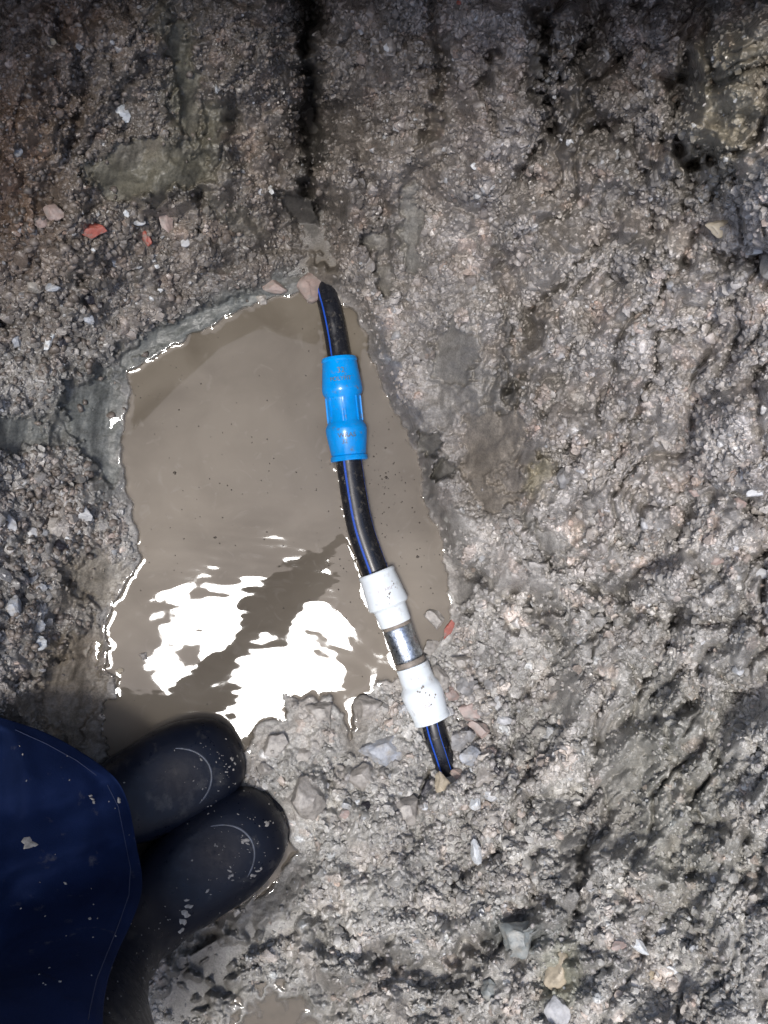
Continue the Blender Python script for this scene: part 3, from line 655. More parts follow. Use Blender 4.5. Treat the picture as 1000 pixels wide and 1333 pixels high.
# mud spots on the white couplings
def spots(p0, p1, lst, parent):
    d, s, n_ = basis(p1 - p0); L2 = (p1 - p0).length
    for (t, a, rr, sz) in lst:
        aa = math.radians(a); c = p0 + d * (t * L2) + (s * math.cos(aa) + n_ * math.sin(aa)) * rr / 1000
        bm = bmesh.new(); bmesh.ops.create_icosphere(bm, subdivisions=1, radius=1)
        nrm = (s * math.cos(aa) + n_ * math.sin(aa)); tn = nrm.cross(d)
        for vv in bm.verts:
            q = vv.co * (1 + random.uniform(-.3, .3)); vv.co = c + d * q.x * sz / 1000 + tn * q.y * sz / 1000 * .8 + nrm * q.z * 0.0005
        me = bpy.data.meshes.new('mud_spot'); bm.to_mesh(me); bm.free(); link('mud_spot', me, M_collar, parent)
spots(w0, w1, [(0.44, 104, 26.0, 1.6), (0.50, 100, 26.4, 1.4), (0.47, 96, 26.2, 1.0), (0.42, 108, 26, 1.0), (0.25, 128, 24.7, 1.0), (0.30, 130, 25, 1.2), (0.37, 130, 25.4, 0.8), (0.60, 94, 26.9, 0.9)], white1)
spots(y0, y1, [(0.36, 100, 24.8, 1.8), (0.37, 95, 25.2, 1.5), (0.42, 86, 26.9, 1.6), (0.40, 81, 26.5, 1.4), (0.46, 100, 27.3, 1.0), (0.52, 108, 27.2, 1.4), (0.55, 125, 27.0, 1.7), (0.59, 120, 26.6, 1.3), (0.68, 104, 25.8, 1.3), (0.2, 96, 21.9, 0.8)], white2)

# ------------------------------------------------------------------ stones
def rock_mesh(name, sub, seed, cuts=11, flat=0.6):
    R_ = random.Random(seed); bm = bmesh.new(); bmesh.ops.create_icosphere(bm, subdivisions=sub, radius=1)
    for _ in range(cuts):
        nn = Vector((R_.gauss(0, 1), R_.gauss(0, 1), R_.gauss(0, 1))).normalized(); dd = R_.uniform(0.45, 0.8)
        for vv in bm.verts:
            q = vv.co.dot(nn)
            if q > dd: vv.co -= nn * (q - dd)
    import mathutils
    so_ = Vector((seed * 1.7, seed * 0.3, 0))
    if sub > 2:
        for vv in bm.verts:
            vv.co *= 1 + 0.10 * mathutils.noise.fractal(vv.co * 2.6 + so_, 1.0, 2.0, 4)
    me = bpy.data.meshes.new(name); bm.to_mesh(me); bm.free(); return me
ROCKS = [rock_mesh('stone', 4, 100 + i) for i in range(9)]
for m in ROCKS: m.polygons.foreach_set('use_smooth', np.ones(len(m.polygons), dtype=bool)); m.set_sharp_from_angle(angle=math.radians(40))
_rk = {}
def stone(u, v, lx, ly, ang_, colr, label, lift=0.0, name='stone', cat='stone', group=None, zz=None, hgt=0.7, shape=None):
    key = (shape if shape is not None else random.randrange(9), colr)
    if key not in _rk:
        me = ROCKS[key[0]].copy(); me.name = name; me.materials.append(MR[colr]); _rk[key] = me
    o = bpy.data.objects.new(name, _rk[key]); C.objects.link(o)
    zc = (zat(u, v) if zz is None else zz) / 1000
    k_ = (H - zc) / H / 1000
    hz = min(lx, ly) * hgt * k_ / 2
    o.location = P(u, v, zc + hz * lift)
    o.scale = (lx * k_ / 2 * 1.12, ly * k_ / 2 * 1.12, hz * 1.1)
    o.rotation_euler = (random.uniform(-.2, .2), random.uniform(-.2, .2), math.radians(-ang_))
    return tag(o, label, cat, group)
ST = [
 (159,147,24,24,20,'white','bright white stone lying alone on the dark brown upper bank'),
 (115,298,42,22,8,'red','red brick fragment half buried in the left bank, the larger and brighter one','brick_fragment','brick fragment'),
 (188,304,18,30,-20,'red','dull red brick sliver beside the muddy lump right of the larger red fragment','brick_fragment','brick fragment'),
 (584,818,14,36,22,'red','thin orange-red brick edge sticking out where the puddle ends right of the steel nipple','brick_fragment','brick fragment'),
 (402,373,40,38,0,'pink','round pinkish stone at the top of the puddle where the pipe comes out'),
 (357,372,34,18,10,'pink','flat brown stone at the upper rim of the puddle left of the round pinkish stone'),
 (341,388,20,16,0,'mud','small triangular dark stone touching the upper water edge'),
 (500,973,70,42,-12,'blue','large flat blue-grey slab of rock below the lower white coupling'),
 (577,1024,26,38,-8,'tan','tan cut-faced stone just below the buried end of the pipe'),
 (438,388,22,18,20,'mud','muddy lump lying on the pipe where it leaves the soil'),
 (556,1030,24,34,0,'black','black cinder lump left of the tan cut-faced stone','cinder','cinder'),
 (650,916,18,20,0,'pale','round pale pebble right of the lower white coupling'),
 (649,1004,11,22,-12,'black','narrow black shard standing in the pale gravel','cinder','cinder'),
 (614,1004,17,10,-30,'white','small white block of stone right of the buried end of the pipe'),
 (584,926,20,12,35,'pale','pale chip tucked against the rim of the lower white coupling'),
 (588,903,22,18,20,'pink','brownish pink stone touching the right side of the lower white coupling'),
 (610,925,40,26,25,'pink','long brown stone right of the lower white coupling'),
 (625,950,34,20,20,'pink','pink angular stone in the gravel below the round pale pebble'),
 (600,965,36,30,-20,'grey','grey angular stone beside the lower length of black pipe'),
 (656,938,22,12,-5,'pale','pale flat chip below the round pale pebble'),
 (641,978,16,12,0,'pink','small reddish chip above the narrow black shard'),
 (612,985,30,26,30,'blue','bluish grey stone right of the lower length of black pipe'),
 (598,1010,24,20,10,'pink','reddish stone touching the buried end of the pipe'),
 (634,1012,40,26,-15,'mud','mud-coated stone left of the narrow black shard'),
 (620,1044,16,20,30,'white','white pointed pebble in the gravel below the pipe end'),
 (607,893,34,24,-20,'grey','grey striped stone in the gravel right of the lower white coupling'),
 (573,880,22,34,-15,'mud','tall muddy stone touching the neck of the lower white coupling'),
 (562,843,30,24,0,'mud','muddy round stone beside the steel nipple at the end of the water'),
 (601,862,32,22,15,'mud','muddy stone between the red brick edge and the grey striped stone'),
 (640,888,22,18,0,'grey','grey stone above the round pale pebble'),
 (567,806,30,26,15,'mud','submerged brown stone breaking the water right of the steel nipple'),
 (620,1110,16,34,-5,'white','upright white stone in the pale gravel left of the dark crease'),
 (466,1044,10,10,0,'white','tiny white pebble on the mud below the large flat blue-grey slab'),
 (478,1050,16,14,0,'black','small dark lump beside the tiny white pebble','cinder','cinder'),
 (452,1060,26,14,0,'pink','small pinkish stone left of the tiny white pebble'),
 (553,1050,9,9,0,'white','tiny white pebble in the mud under the black cinder'),
 (398,1040,50,54,15,'mud','big rounded muddy clod right of the lower boot toe','clod','clod of mud'),
 (418,926,46,34,10,'mud','wet lump of mud at the lower water edge left of the narrow inlet','clod','clod of mud'),
 (476,918,42,32,-25,'mud','glossy lump of mud between the narrow inlet and the lower white coupling','clod','clod of mud'),
 (356,972,46,34,-25,'mud','wet lump of mud on the shore just right of the upper boot toe','clod','clod of mud'),
 (398,985,40,34,20,'mud','wet lump of mud above the big rounded muddy clod','clod','clod of mud'),
 (530,1052,44,40,10,'mud','muddy lump below the large flat blue-grey slab','clod','clod of mud'),
 (470,1010,50,34,-15,'mud','muddy lump under the left end of the large flat blue-grey slab','clod','clod of mud'),
 (848,1268,15,15,0,'tan','yellowish pebble with a rusty edge low in the right bank'),
 (878,1264,22,12,10,'white','white chip in the bank right of the yellowish pebble'),
 (832,1230,34,14,35,'white','long white chip above the yellowish pebble'),
 (860,1210,26,18,0,'pale','pale stone above the white chips low in the right bank'),
 (805,1232,22,12,0,'pink','pinkish chip left of the long white chip'),
 (728,1262,30,54,22,'tan','large yellow-green stone at the foot of the picture'),
 (722,1318,36,40,0,'pale','rounded pale rock at the bottom edge below the yellow-green stone'),
 (675,1218,60,48,20,'green','large green-grey rock sunk in the lower mud'),
 (640,1290,34,26,0,'green','smaller green-grey rock left of the yellow-green stone'),
 (735,622,26,26,15,'grey','grey angular stone in the right wall beside the smooth tan patch'),
 (932,728,30,14,-20,'pink','flat pinkish stone in the right bank near the picture edge'),
 (990,745,34,14,20,'pale','pale flat stone at the right edge of the picture'),
 (985,640,26,16,-30,'pale','pale streak-shaped stone in the right bank above the pinkish flat one'),
 (962,655,20,14,0,'pink','small light brown stone in the right bank near the picture edge'),
 (985,325,28,14,-25,'pale','pale stone in the dark gap below the tan muddy overhang'),
 (1000,345,22,34,0,'mud','muddy stone at the right edge under the tan overhang'),
 (937,295,40,26,0,'tan','light brown stone set in the tan muddy overhang'),
 (617,216,12,9,0,'white','tiny white pebble on the upper right wall'),
 (599,2,10,8,0,'red','tiny bright red chip at the top edge of the right wall','brick_fragment','brick fragment'),
 (905,640,18,12,0,'pink','reddish brown chip high in the right bank'),
 (90,506,0,0,0,'grey',None),
 (107,667,30,22,20,'pale','pale angular stone on the left bank beside the smooth wet clay'),
 (73,686,26,30,0,'mud','rounded grey stone on the left bank above the black pebble'),
 (78,712,19,19,0,'black','round glossy black pebble on the left bank','pebble','pebble'),
 (90,704,13,10,25,'white','small white oval pebble touching the black pebble'),
 (42,751,22,20,20,'blue','bluish pitted stone at the left below the black pebble'),
 (54,765,14,10,20,'blue','little blue-grey chip under the bluish pitted stone'),
 (11,684,18,32,-5,'pale','tall pale stone at the left edge of the picture'),
 (40,695,20,16,0,'pale','pale stone between the left edge stone and the rounded grey stone'),
 (17,790,28,36,-5,'blue','large pale blue-grey stone at the lower left edge'),
 (48,815,20,18,10,'blue','pale speckled stone on the left bank above the white round one'),
 (49,838,22,20,0,'white','round white stone on the left bank beside the brown clay'),
 (28,608,8,10,0,'blue','tiny blue pebble near the left edge'),
 (20,440,18,22,0,'blue','blue-grey stone near the left edge level with the top of the puddle'),
 (64,442,14,26,25,'white','long white pebble on the left bank'),
 (80,444,18,18,0,'black','dark cinder touching the long white pebble','cinder','cinder'),
 (68,373,20,12,-5,'blue','flat bluish chip on the left bank below the red fragment'),
 (117,385,22,20,0,'black','black cinder lump in the hollow of the left bank','cinder','cinder'),
 (129,395,16,12,0,'black','small black cinder on the right of the cinder lump','cinder','cinder'),
 (149,341,13,14,0,'blue','small triangular blue-grey chip on the muddy lump'),
 (114,415,14,18,-35,'blue','bluish grey stone on the left bank below the black cinder lump'),
 (45,372,26,20,-20,'mud','muddy stone left of the flat bluish chip'),
 (204,346,8,7,0,'white','tiny round white pebble above the dark wet shelf'),
 (208,369,8,12,0,'black','tiny black pebble above the dark wet shelf','pebble','pebble'),
 (208,378,8,6,0,'white','tiny white pebble just below the tiny black one'),
 (198,388,10,7,-20,'white','small white chip at the upper edge of the dark wet shelf'),
 (163,276,14,12,45,'white','small white pointed chip right above the gap between red fragments'),
 (178,288,22,10,10,'blue','flat bluish chip above the dull red brick sliver'),
 (215,285,20,40,-20,'pink','streaky brown stone set upright in the left bank'),
 (240,314,14,14,30,'pale','small pale stone right of the streaky brown stone'),
 (122,324,7,6,30,'white','tiny white chip under the larger red fragment'),
 (67,275,30,22,15,'pink','brown flat stone left of the larger red fragment'),
 (52,288,20,16,0,'pink','smaller brown stone under the brown flat stone'),
 (65,55,14,14,0,'tan','small ochre stone at the upper left'),
 (22,197,14,14,0,'blue','small bluish stone on the rusty soil near the left edge'),
 (100,265,8,8,0,'white',None),
 (352,246,10,14,-20,'white','small pale crystalline chip near the dark gully'),
 (155,873,14,9,10,'tan','tan pebble standing in the water by the left shore'),
 (187,853,13,11,0,'mud','small muddy stone poking out of the white reflection'),
 (345,1000,20,16,0,'mud','small mud-covered stone just right of the upper boot toe'),
 (390,1070,0,0,0,'mud',None),
]
for t in ST:
    if t[6] is None: continue
    nm = t[7] if len(t) > 7 else 'stone'; ct = t[8] if len(t) > 8 else 'stone'
    u, v = t[0], t[1]; zz = None; lift = -0.1
    if zat(u, v) < 0: zz = 0.5; lift = -0.05
    if zz is None and max(t[2], t[3]) > 32: lift = 0.22
    if nm == 'clod': lift = 0.05
    stone(u, v, t[2], t[3], t[4], t[5], t[6], lift, nm, ct, zz=zz, group={'stone': 'stones lying on the muddy banks', 'clod of mud': 'lumps of wet mud by the water', 'cinder': 'black cinders in the soil', 'brick fragment': 'red brick fragments in the soil'}.get(ct))

# gravel nobody could count: one mesh per soil, each stone an island
def gravel(name, label, n, sampler, m, seed, rlo, rhi, sub=1):
    R_ = np.random.RandomState(seed)
    protos = []
    for i in range(10):
        me = rock_mesh('tmp', sub, seed * 31 + i, 7)
        v_ = np.array([q.co[:] for q in me.vertices]); f_ = np.array([q.vertices[:] for q in me.polygons]); protos.append((v_, f_)); bpy.data.meshes.remove(me)
    VS = []; FS = []; off = 0; c = 0; tries = 0
    while c < n and tries < n * 30:
        tries += 1
        u, v, s_ = sampler(R_)
        if not (-60 < u < 1060 and -60 < v < 1390): continue
        zz = zat(u, v)
        if zz < 0.8: continue
        ir = int((v + 70) / STEP); ic = int((u + 70) / STEP)
        if rough[ir, ic] < 0.45 and R_.rand() > 0.12: continue
        v_, f_ = protos[R_.randint(10)]
        r = (rlo + (rhi - rlo) * R_.rand() ** 2.2) * s_
        a, b, g = R_.rand(3) * 6.28
        Rm = np.array(Matrix.Rotation(a, 3, 'Z') @ Matrix.Rotation(b, 3, 'X') @ Matrix.Rotation(g, 3, 'Y'))
        sc3 = np.array([1, 0.65 + 0.35 * R_.rand(), 0.5 + 0.3 * R_.rand()])
        k_ = (1300 - zz) / 1300 / 1000
        pts = (v_ * sc3 * r * k_) @ Rm.T + np.array(P(u, v, zz / 1000 + 0.15 * r * k_))
        VS.append(pts); FS.append(f_ + off); off += len(v_); c += 1
    me = mesh_np(name, np.concatenate(VS), np.concatenate(FS))
    return tag(link(name, me, m, smooth=False), label, 'gravel', kind='stuff')
def samp_spots(spots):
    tot = sum(s[5] for s in spots)
    def f(R_):
        t = R_.rand() * tot
        for s in spots:
            t -= s[5]
            if t <= 0: break
        return s[0] + R_.randn() * s[2], s[1] + R_.randn() * s[3], s[4]
    return f
gravel('gravel', 'wet pale grey gravel scattered round the couplings and over the lower right ground', 3400, samp_spots([(625,930,45,70,1.15,5),(620,1060,50,60,1.0,5),(540,1110,70,50,.9,2),(850,1240,80,50,1.0,3),(900,700,110,90,.8,3),(760,850,120,120,.65,3),(820,450,120,160,.7,3),(620,1250,140,50,.8,2),(900,1050,90,120,.7,2)]), M_gravel, 5, 2.2, 7.5)
gravel('dark_gravel', 'dark brown and grey rubble crumbled over the left bank', 2400, samp_spots([(90,340,70,60,1.2,5),(60,450,60,50,1.0,2),(60,660,50,60,1.1,4),(50,820,40,60,1.1,2),(90,120,90,90,.9,4),(340,230,45,90,.8,2),(300,60,60,50,.8,1),(560,150,60,100,.7,2)]), M_grit_dark, 6, 2.2, 8.0)

# crumbs of soil and grit too many to count, each a real little lump lying on the bank
crumb_protos = bpy.data.collections.new('crumb_shapes')
M_crumb = bpy.data.materials.new('soil_crumb'); M_crumb.use_nodes = True
N = M_crumb.node_tree; b = N.nodes['Principled BSDF']; L = N.links
ai = N.nodes.new('ShaderNodeAttribute'); ai.attribute_type = 'INSTANCER'; ai.attribute_name = 'tone'
gp = N.nodes.new('ShaderNodeNewGeometry'); nn_ = N.nodes.new('ShaderNodeTexNoise'); nn_.inputs['Scale'].default_value = 500; nn_.inputs['Detail'].default_value = 5; nn_.inputs['Roughness'].default_value = 0.65
L.new(gp.outputs['Position'], nn_.inputs['Vector'])
mr = N.nodes.new('ShaderNodeMapRange'); mr.inputs['From Min'].default_value = 0.33; mr.inputs['From Max'].default_value = 0.67; mr.inputs['To Min'].default_value = 0.72; mr.inputs['To Max'].default_value = 1.28
L.new(nn_.outputs['Fac'], mr.inputs['Value'])
vm = N.nodes.new('ShaderNodeVectorMath'); vm.operation = 'SCALE'; L.new(ai.outputs['Color'], vm.inputs[0]); L.new(mr.outputs[0], vm.inputs['Scale']); L.new(vm.outputs[0], b.inputs['Base Color'])
bp = N.nodes.new('ShaderNodeBump'); bp.inputs['Strength'].default_value = 0.7; bp.inputs['Distance'].default_value = 0.001; L.new(nn_.outputs['Fac'], bp.inputs['Height']); L.new(bp.outputs[0], b.inputs['Normal'])
b.inputs['Roughness'].default_value = 0.36; b.inputs['Specular IOR Level'].default_value = 0.6; b.inputs['Coat Weight'].default_value = 0.12; b.inputs['Coat Roughness'].default_value = 0.12
for i in range(8):
    me = rock_mesh('crumb', 2, 900 + i, 8 if i < 5 else 13)
    import mathutils
    for q in me.vertices: q.co = q.co * (1 + 0.38 * mathutils.noise.noise(q.co * 2.1 + Vector((i * 3.1, 0, 0)))) * (1.15 if i < 5 else 1.3)
    me.materials.append(M_crumb); me.polygons.foreach_set('use_smooth', np.ones(len(me.polygons), dtype=bool)); me.set_sharp_from_angle(angle=math.radians(42))
    crumb_protos.objects.link(bpy.data.objects.new('crumb', me))
R_ = np.random.RandomState(3)
NC = 130000
cu_ = R_.uniform(-60, 1060, NC); cv_ = R_.uniform(-60, 1390, NC)
cz_ = bilin(z, -70, -70, STEP, cu_, cv_); rg_ = bilin(rough, -70, -70, STEP, cu_, cv_); co_ = bilin(coarse.astype(np.float32), -70, -70, STEP, cu_, cv_)
clump = fbm(cu_.astype(np.float32), cv_.astype(np.float32), 50, 4, 81)
prob = np.clip(rg_ * 1.3 - 0.25, 0.015, 1) * np.clip(0.60 + 1.7 * clump, 0.07, 1)
gz_ = bilin(d2.astype(np.float32), -70, -70, STEP, cu_, cv_)
keep = (R_.rand(NC) < prob) & (cz_ > 1.0) & (gz_ > 0) & (bilin(bd, -70, -70, STEP, cu_, cv_) > 4) & (bilin(pdist, -70, -70, STEP, cu_, cv_) > 15)
for t in ST:
    if t[6]: keep &= ((cu_ - t[0]) / (t[2] * 0.52 + 0.5)) ** 2 + ((cv_ - t[1]) / (t[3] * 0.52 + 0.5)) ** 2 > 1
cu_, cv_, cz_, co_, rg_ = cu_[keep], cv_[keep], cz_[keep], co_[keep], rg_[keep]; n = len(cu_)
rad = (1.8 + 3.0 * R_.rand(n) ** 1.5 + 5.5 * R_.rand(n) ** 9 + co_ * 4.0 * R_.rand(n) ** 4) * (1 - 0.28 * sstep(520, 260, cu_) * sstep(330, 230, cv_)) * np.clip(cz_ / 5, 0.55, 1) * (0.6 + 0.4 * rg_)
kk = (1300 - cz_) / 1300000
pos = np.stack([(cu_ - 500) * kk, (666.5 - cv_) * kk, (cz_ - 0.3 * rad) / 1000], -1)
tone = np.stack([bilin(base[..., c].astype(np.float32), -70, -70, STEP, cu_, cv_) for c in range(3)], -1)
tone *= (0.88 + 0.32 * R_.rand(n))[:, None]
pk = (R_.rand(n) < 0.03)[:, None]; tone = np.where(pk, tone * np.array((1.12, 1.0, 0.94)), tone)
pl = (R_.rand(n) < 0.02)[:, None]; tone = np.where(pl, tone * 0.5 + np.array((0.20, 0.21, 0.22)), tone)
me = bpy.data.meshes.new('soil_crumbs'); me.vertices.add(n); me.vertices.foreach_set('co', pos.astype(np.float32).ravel())
a_ = me.attributes.new('size', 'FLOAT_VECTOR', 'POINT'); a_.data.foreach_set('vector', ((rad * kk)[:, None] * np.stack([np.ones(n), 0.7 + 0.3 * R_.rand(n), 0.6 + 0.4 * R_.rand(n)], -1)).astype(np.float32).ravel())
a_ = me.attributes.new('turn', 'FLOAT_VECTOR', 'POINT'); a_.data.foreach_set('vector', (R_.rand(n, 3) * 6.28).astype(np.float32).ravel())
a_ = me.attributes.new('kind_no', 'INT', 'POINT'); a_.data.foreach_set('value', R_.randint(0, 8, n).astype(np.int32))
a_ = me.attributes.new('tone', 'FLOAT_COLOR', 'POINT'); a_.data.foreach_set('color', np.c_[np.clip(tone, 0.01, 0.9), np.ones(n)].astype(np.float32).ravel())
crumbs = tag(link('soil_crumbs', me, M_crumb), 'countless wet crumbs of soil and grit covering the banks', 'soil', kind='stuff')
ng = bpy.data.node_groups.new('scatter', 'GeometryNodeTree')
ng.interface.new_socket('Geometry', in_out='INPUT', socket_type='NodeSocketGeometry'); ng.interface.new_socket('Geometry', in_out='OUTPUT', socket_type='NodeSocketGeometry')
gi = ng.nodes.new('NodeGroupInput'); go = ng.nodes.new('NodeGroupOutput'); iop = ng.nodes.new('GeometryNodeInstanceOnPoints'); ci = ng.nodes.new('GeometryNodeCollectionInfo')
ci.inputs['Collection'].default_value = crumb_protos; ci.inputs['Separate Children'].default_value = True; ci.inputs['Reset Children'].default_value = True
def nattr(nm, ty):
    q = ng.nodes.new('GeometryNodeInputNamedAttribute'); q.data_type = ty; q.inputs['Name'].default_value = nm; return q.outputs['Attribute']
iop.inputs['Pick Instance'].default_value = True
e2r = ng.nodes.new('FunctionNodeEulerToRotation')
ng.links.new(nattr('turn', 'FLOAT_VECTOR'), e2r.inputs[0]); ng.links.new(e2r.outputs[0], iop.inputs['Rotation'])
ng.links.new(nattr('size', 'FLOAT_VECTOR'), iop.inputs['Scale']); ng.links.new(nattr('kind_no', 'INT'), iop.inputs['Instance Index'])
ng.links.new(gi.outputs[0], iop.inputs['Points']); ng.links.new(ci.outputs[0], iop.inputs['Instance']); ng.links.new(iop.outputs[0], go.inputs[0])
md = crumbs.modifiers.new('scatter', 'NODES'); md.node_group = ng
print('crumbs', n)

# specks floating on the water
R_ = np.random.RandomState(9); VS = []; FS = []; off = 0
protos = rock_mesh('tmp', 1, 77, 5); pv = np.array([q.co[:] for q in protos.vertices]); pf = np.array([q.vertices[:] for q in protos.polygons]); bpy.data.meshes.remove(protos)
c = 0
while c < 330:
    if R_.rand() < 0.45: u, v = 500 + R_.randn() * 40, 640 + R_.randn() * 60
    else: u, v = R_.uniform(170, 570), R_.uniform(420, 950)
    if zat(u, v) > -8 or inside(np.array([u]), np.array([v]), BOOT1)[0]: continue
    r = R_.uniform(0.6, 1.7) * (2.0 if R_.rand() < 0.03 else 1); a = R_.rand() * 6.28
    q = pv * np.array([r, r * R_.uniform(.4, 1), 0.35]) / 1000
    q = q @ np.array([[math.cos(a), math.sin(a), 0], [-math.sin(a), math.cos(a), 0], [0, 0, 1]]) + np.array(P(u, v, 0.0003))
    VS.append(q); FS.append(pf + off); off += len(pv); c += 1
tag(link('floating_debris', mesh_np('floating_debris', np.concatenate(VS), np.concatenate(FS)), M_speck), 'tiny dark specks of soil floating on the puddle', 'debris', kind='stuff')

# ------------------------------------------------------------------ the person standing at the lower left
person = bpy.data.objects.new('person', None); C.objects.link(person); person.location = (0, 0, 0)
tag(person, 'person in navy waterproofs and black rubber boots standing at the edge of the puddle', 'person')
BS = [(291,19,291,23,3),(288,8,289,34,18),(285,4,286,44,27),(275,0,277,58,40),(258,0,260,70,49),(232,0,234,78,56),(200,0,203,84,58),(165,0,172,96,54),(125,0,142,122,48),(75,0,120,158,45),
      (22,4,110,192,46),(-4,30,108,220,47),(-4,90,108,248,49),(2,150,112,280,52),(4,240,116,320,56),(2,370,120,392,62),(0,430,121,450,64),(0,445,121,465,65),(4,444,117,463,60)]
def boot(toe, heading, lean, zb, sc_=1.0, top=999):
    """toe: tip position; heading: unit direction of the foot"""
    hd = Vector((heading[0], heading[1], 0)).normalized(); sd_ = Vector((-hd.y, hd.x, 0))
    org = Vector((toe.x, toe.y, zb)) - hd * 0.288 * sc_
    def W(s, l, zz):
        k_ = max(0, zz - 120) / 1000
        return org + (hd * s + sd_ * l) * sc_ / 1000 + Vector((0, 0, zz * sc_ / 1000)) + Vector((lean[0] * k_, lean[1] * k_, 0))
    seg = 40; V_ = []; F_ = []
    dense = []
    for i in range(len(BS) - 1):
        for q in range(4):
            t = q / 4; dense.append([BS[i][c] * (1 - t) + BS[i + 1][c] * t for c in range(5)])
    dense.append(BS[-1])
    # smooth the profile
    D = np.array(dense); 
    for _ in range(3): D[1:-1] = (D[:-2] + 2 * D[1:-1] + D[2:]) / 4
    D = D[D[:, 3] < top] if top < 900 else D
    D = np.vstack([D[:-1], D[-1:]])
    for (bs, bz, ts, tz, wd) in D:
        for j in range(seg):
            a = 2 * math.pi * j / seg
            c_, s_ = math.cos(a), math.sin(a)
            p = 2.4
            cc = math.copysign(abs(c_) ** (2 / p), c_); ss = math.copysign(abs(s_) ** (2 / (p if s_ > 0 else 3.6)), s_)
            f = (ss + 1) / 2
            fold = 1 + 0.03 * math.sin(tz * 0.16 + 2.5 * math.cos(a)) * min(1, max(0, (tz - 92) / 30))
            V_.append(W(bs + (ts - bs) * f, wd * 1.12 * cc * fold, bz + (tz - bz) * f))
    for i in range(len(D) - 1):
        for j in range(seg):
            j2 = (j + 1) % seg; F_.append((i * seg + j, i * seg + j2, (i + 1) * seg + j2, (i + 1) * seg + j))
    F_.append(tuple(range(seg)))
    o = link('rubber_boot', mesh_py('rubber_boot', V_, F_), M_boot, person)
    # sole
    def hw(s):
        return float(np.interp(s, [-6, 0, 20, 75, 125, 165, 200, 232, 258, 275, 285, 293], [12, 26, 38, 40, 43, 50, 57, 57, 51, 42, 29, 6]))
    SV = []; SF = []; ss_ = [-6, -2, 5, 20, 50, 75, 100, 125, 150, 175, 200, 220, 240, 258, 268, 278, 286, 291, 293]
    outl = [(s, hw(s) * 1.12 + 1.5) for s in ss_] + [(s, -hw(s) * 1.12 - 1.5) for s in reversed(ss_)]
    for zz in (-14, 6, 8):
        for (s, l) in outl: SV.append(W(s, l * (0.97 if zz == 8 else 1), zz))
    m2 = len(outl)
    for r in range(2):
        for j in range(m2): SF.append((r * m2 + j, r * m2 + (j + 1) % m2, (r + 1) * m2 + (j + 1) % m2, (r + 1) * m2 + j))
    SF.append(tuple(reversed(range(m2)))); SF.append(tuple(2 * m2 + j for j in range(m2)))
    link('sole', mesh_py('sole', SV, SF), M_boot, o)
    # toe cap edge, a raised, paler rubber line across the toe
    def topz(s, l):
        tz = float(np.interp(s, [142, 172, 203, 234, 260, 277, 286], [122, 96, 84, 78, 70, 58, 44])); w_ = float(np.interp(s, [142, 172, 203, 234, 260, 277, 286], [48, 54, 58, 56, 49, 40, 26]))
        q = min(0.999, abs(l) / w_); f = (1 - q ** 2.4) ** (1 / 2.4)
        return tz * (f + 1) / 2
    pts = []
    for i in range(41):
        a = math.radians(-95 + 190 * i / 40)
        s = 205 + 52 * math.cos(a); l = 41 * math.sin(a)
        pts.append(W(s, l, topz(s, l) + 0.2))
    tr = [0.0003 + 0.0014 * math.sin(math.pi * i / 40) ** 0.6 for i in range(41)]
    V2, F2 = sweep(pts, tr, 8)
    link('toe_cap_edge', mesh_py('toe_cap_edge', V2, F2), M_seam, o)
    return o
boot(P(307, 977, .03), (0.92, 0.40), (0.05, 0.05), -0.012, 1.0, 190)
boot(P(356, 1058, .03), (0.80, 0.58), (0.24, 0.02), -0.008, 1.04)

# coverall: rings from the hem up over the bent knees to the shoulders
OUT = [(-700,1000),(-350,880),(-120,900),(0,933),(60,953),(112,982),(148,1010),(165,1040),(175,1085),(184,1130),(185,1162),(172,1200),(156,1235),(143,1270),(136,1305),(134,1345),(128,1450),(100,1650),(-100,1900),(-600,1950),(-950,1600)]
def resample(pts, n):
    pts = [Vector((p[0], p[1])) for p in pts]; m = len(pts); out = []
    L = [0]
    dense = []
    for i in range(m):
        p0, p1, p2, p3 = pts[i - 1], pts[i], pts[(i + 1) % m], pts[(i + 2) % m]
        for q in range(10):
            t = q / 10; dense.append(0.5 * ((2 * p1) + (p2 - p0) * t + (2 * p0 - 5 * p1 + 4 * p2 - p3) * t * t + (3 * p1 - p0 - 3 * p2 + p3) * t ** 3))
    return dense
ol = resample(OUT, 200); NO = len(ol)
cx_, cy_ = -0.50, -0.50
def ring_ell(cx, cy, a, b, rot, zz):
    out = []
    for p in ol:
        wp = P(p.x, p.y, 0.5); th = math.atan2(wp.y - cy_, wp.x - cx_) - rot
        x = a * math.cos(th); y = b * math.sin(th); c_, s_ = math.cos(rot), math.sin(rot)
        out.append(Vector((cx + x * c_ - y * s_, cy + x * s_ + y * c_, zz)))
    return out
ROT = math.radians(45)
def zof(v): return 0.15 + 0.35 * float(sstep(1040, 1400, v))
def inset(px, dz):
    cen = Vector((-250, 1330)); out = []
    for i, p in enumerate(ol):
        d = cen - p; q = p + d.normalized() * min(px, d.length * 0.8)
        out.append(P(q.x, q.y, zof(p.y) + dz))
    return out
def setz(ring, zz, f=1.0):
    c = Vector((-0.45, -0.42, 0)); return [Vector((c.x + (p.x - c.x) * f, c.y + (p.y - c.y) * f, zz)) for p in ring]
r0 = [P(p.x, p.y, zof(p.y)) for p in ol]
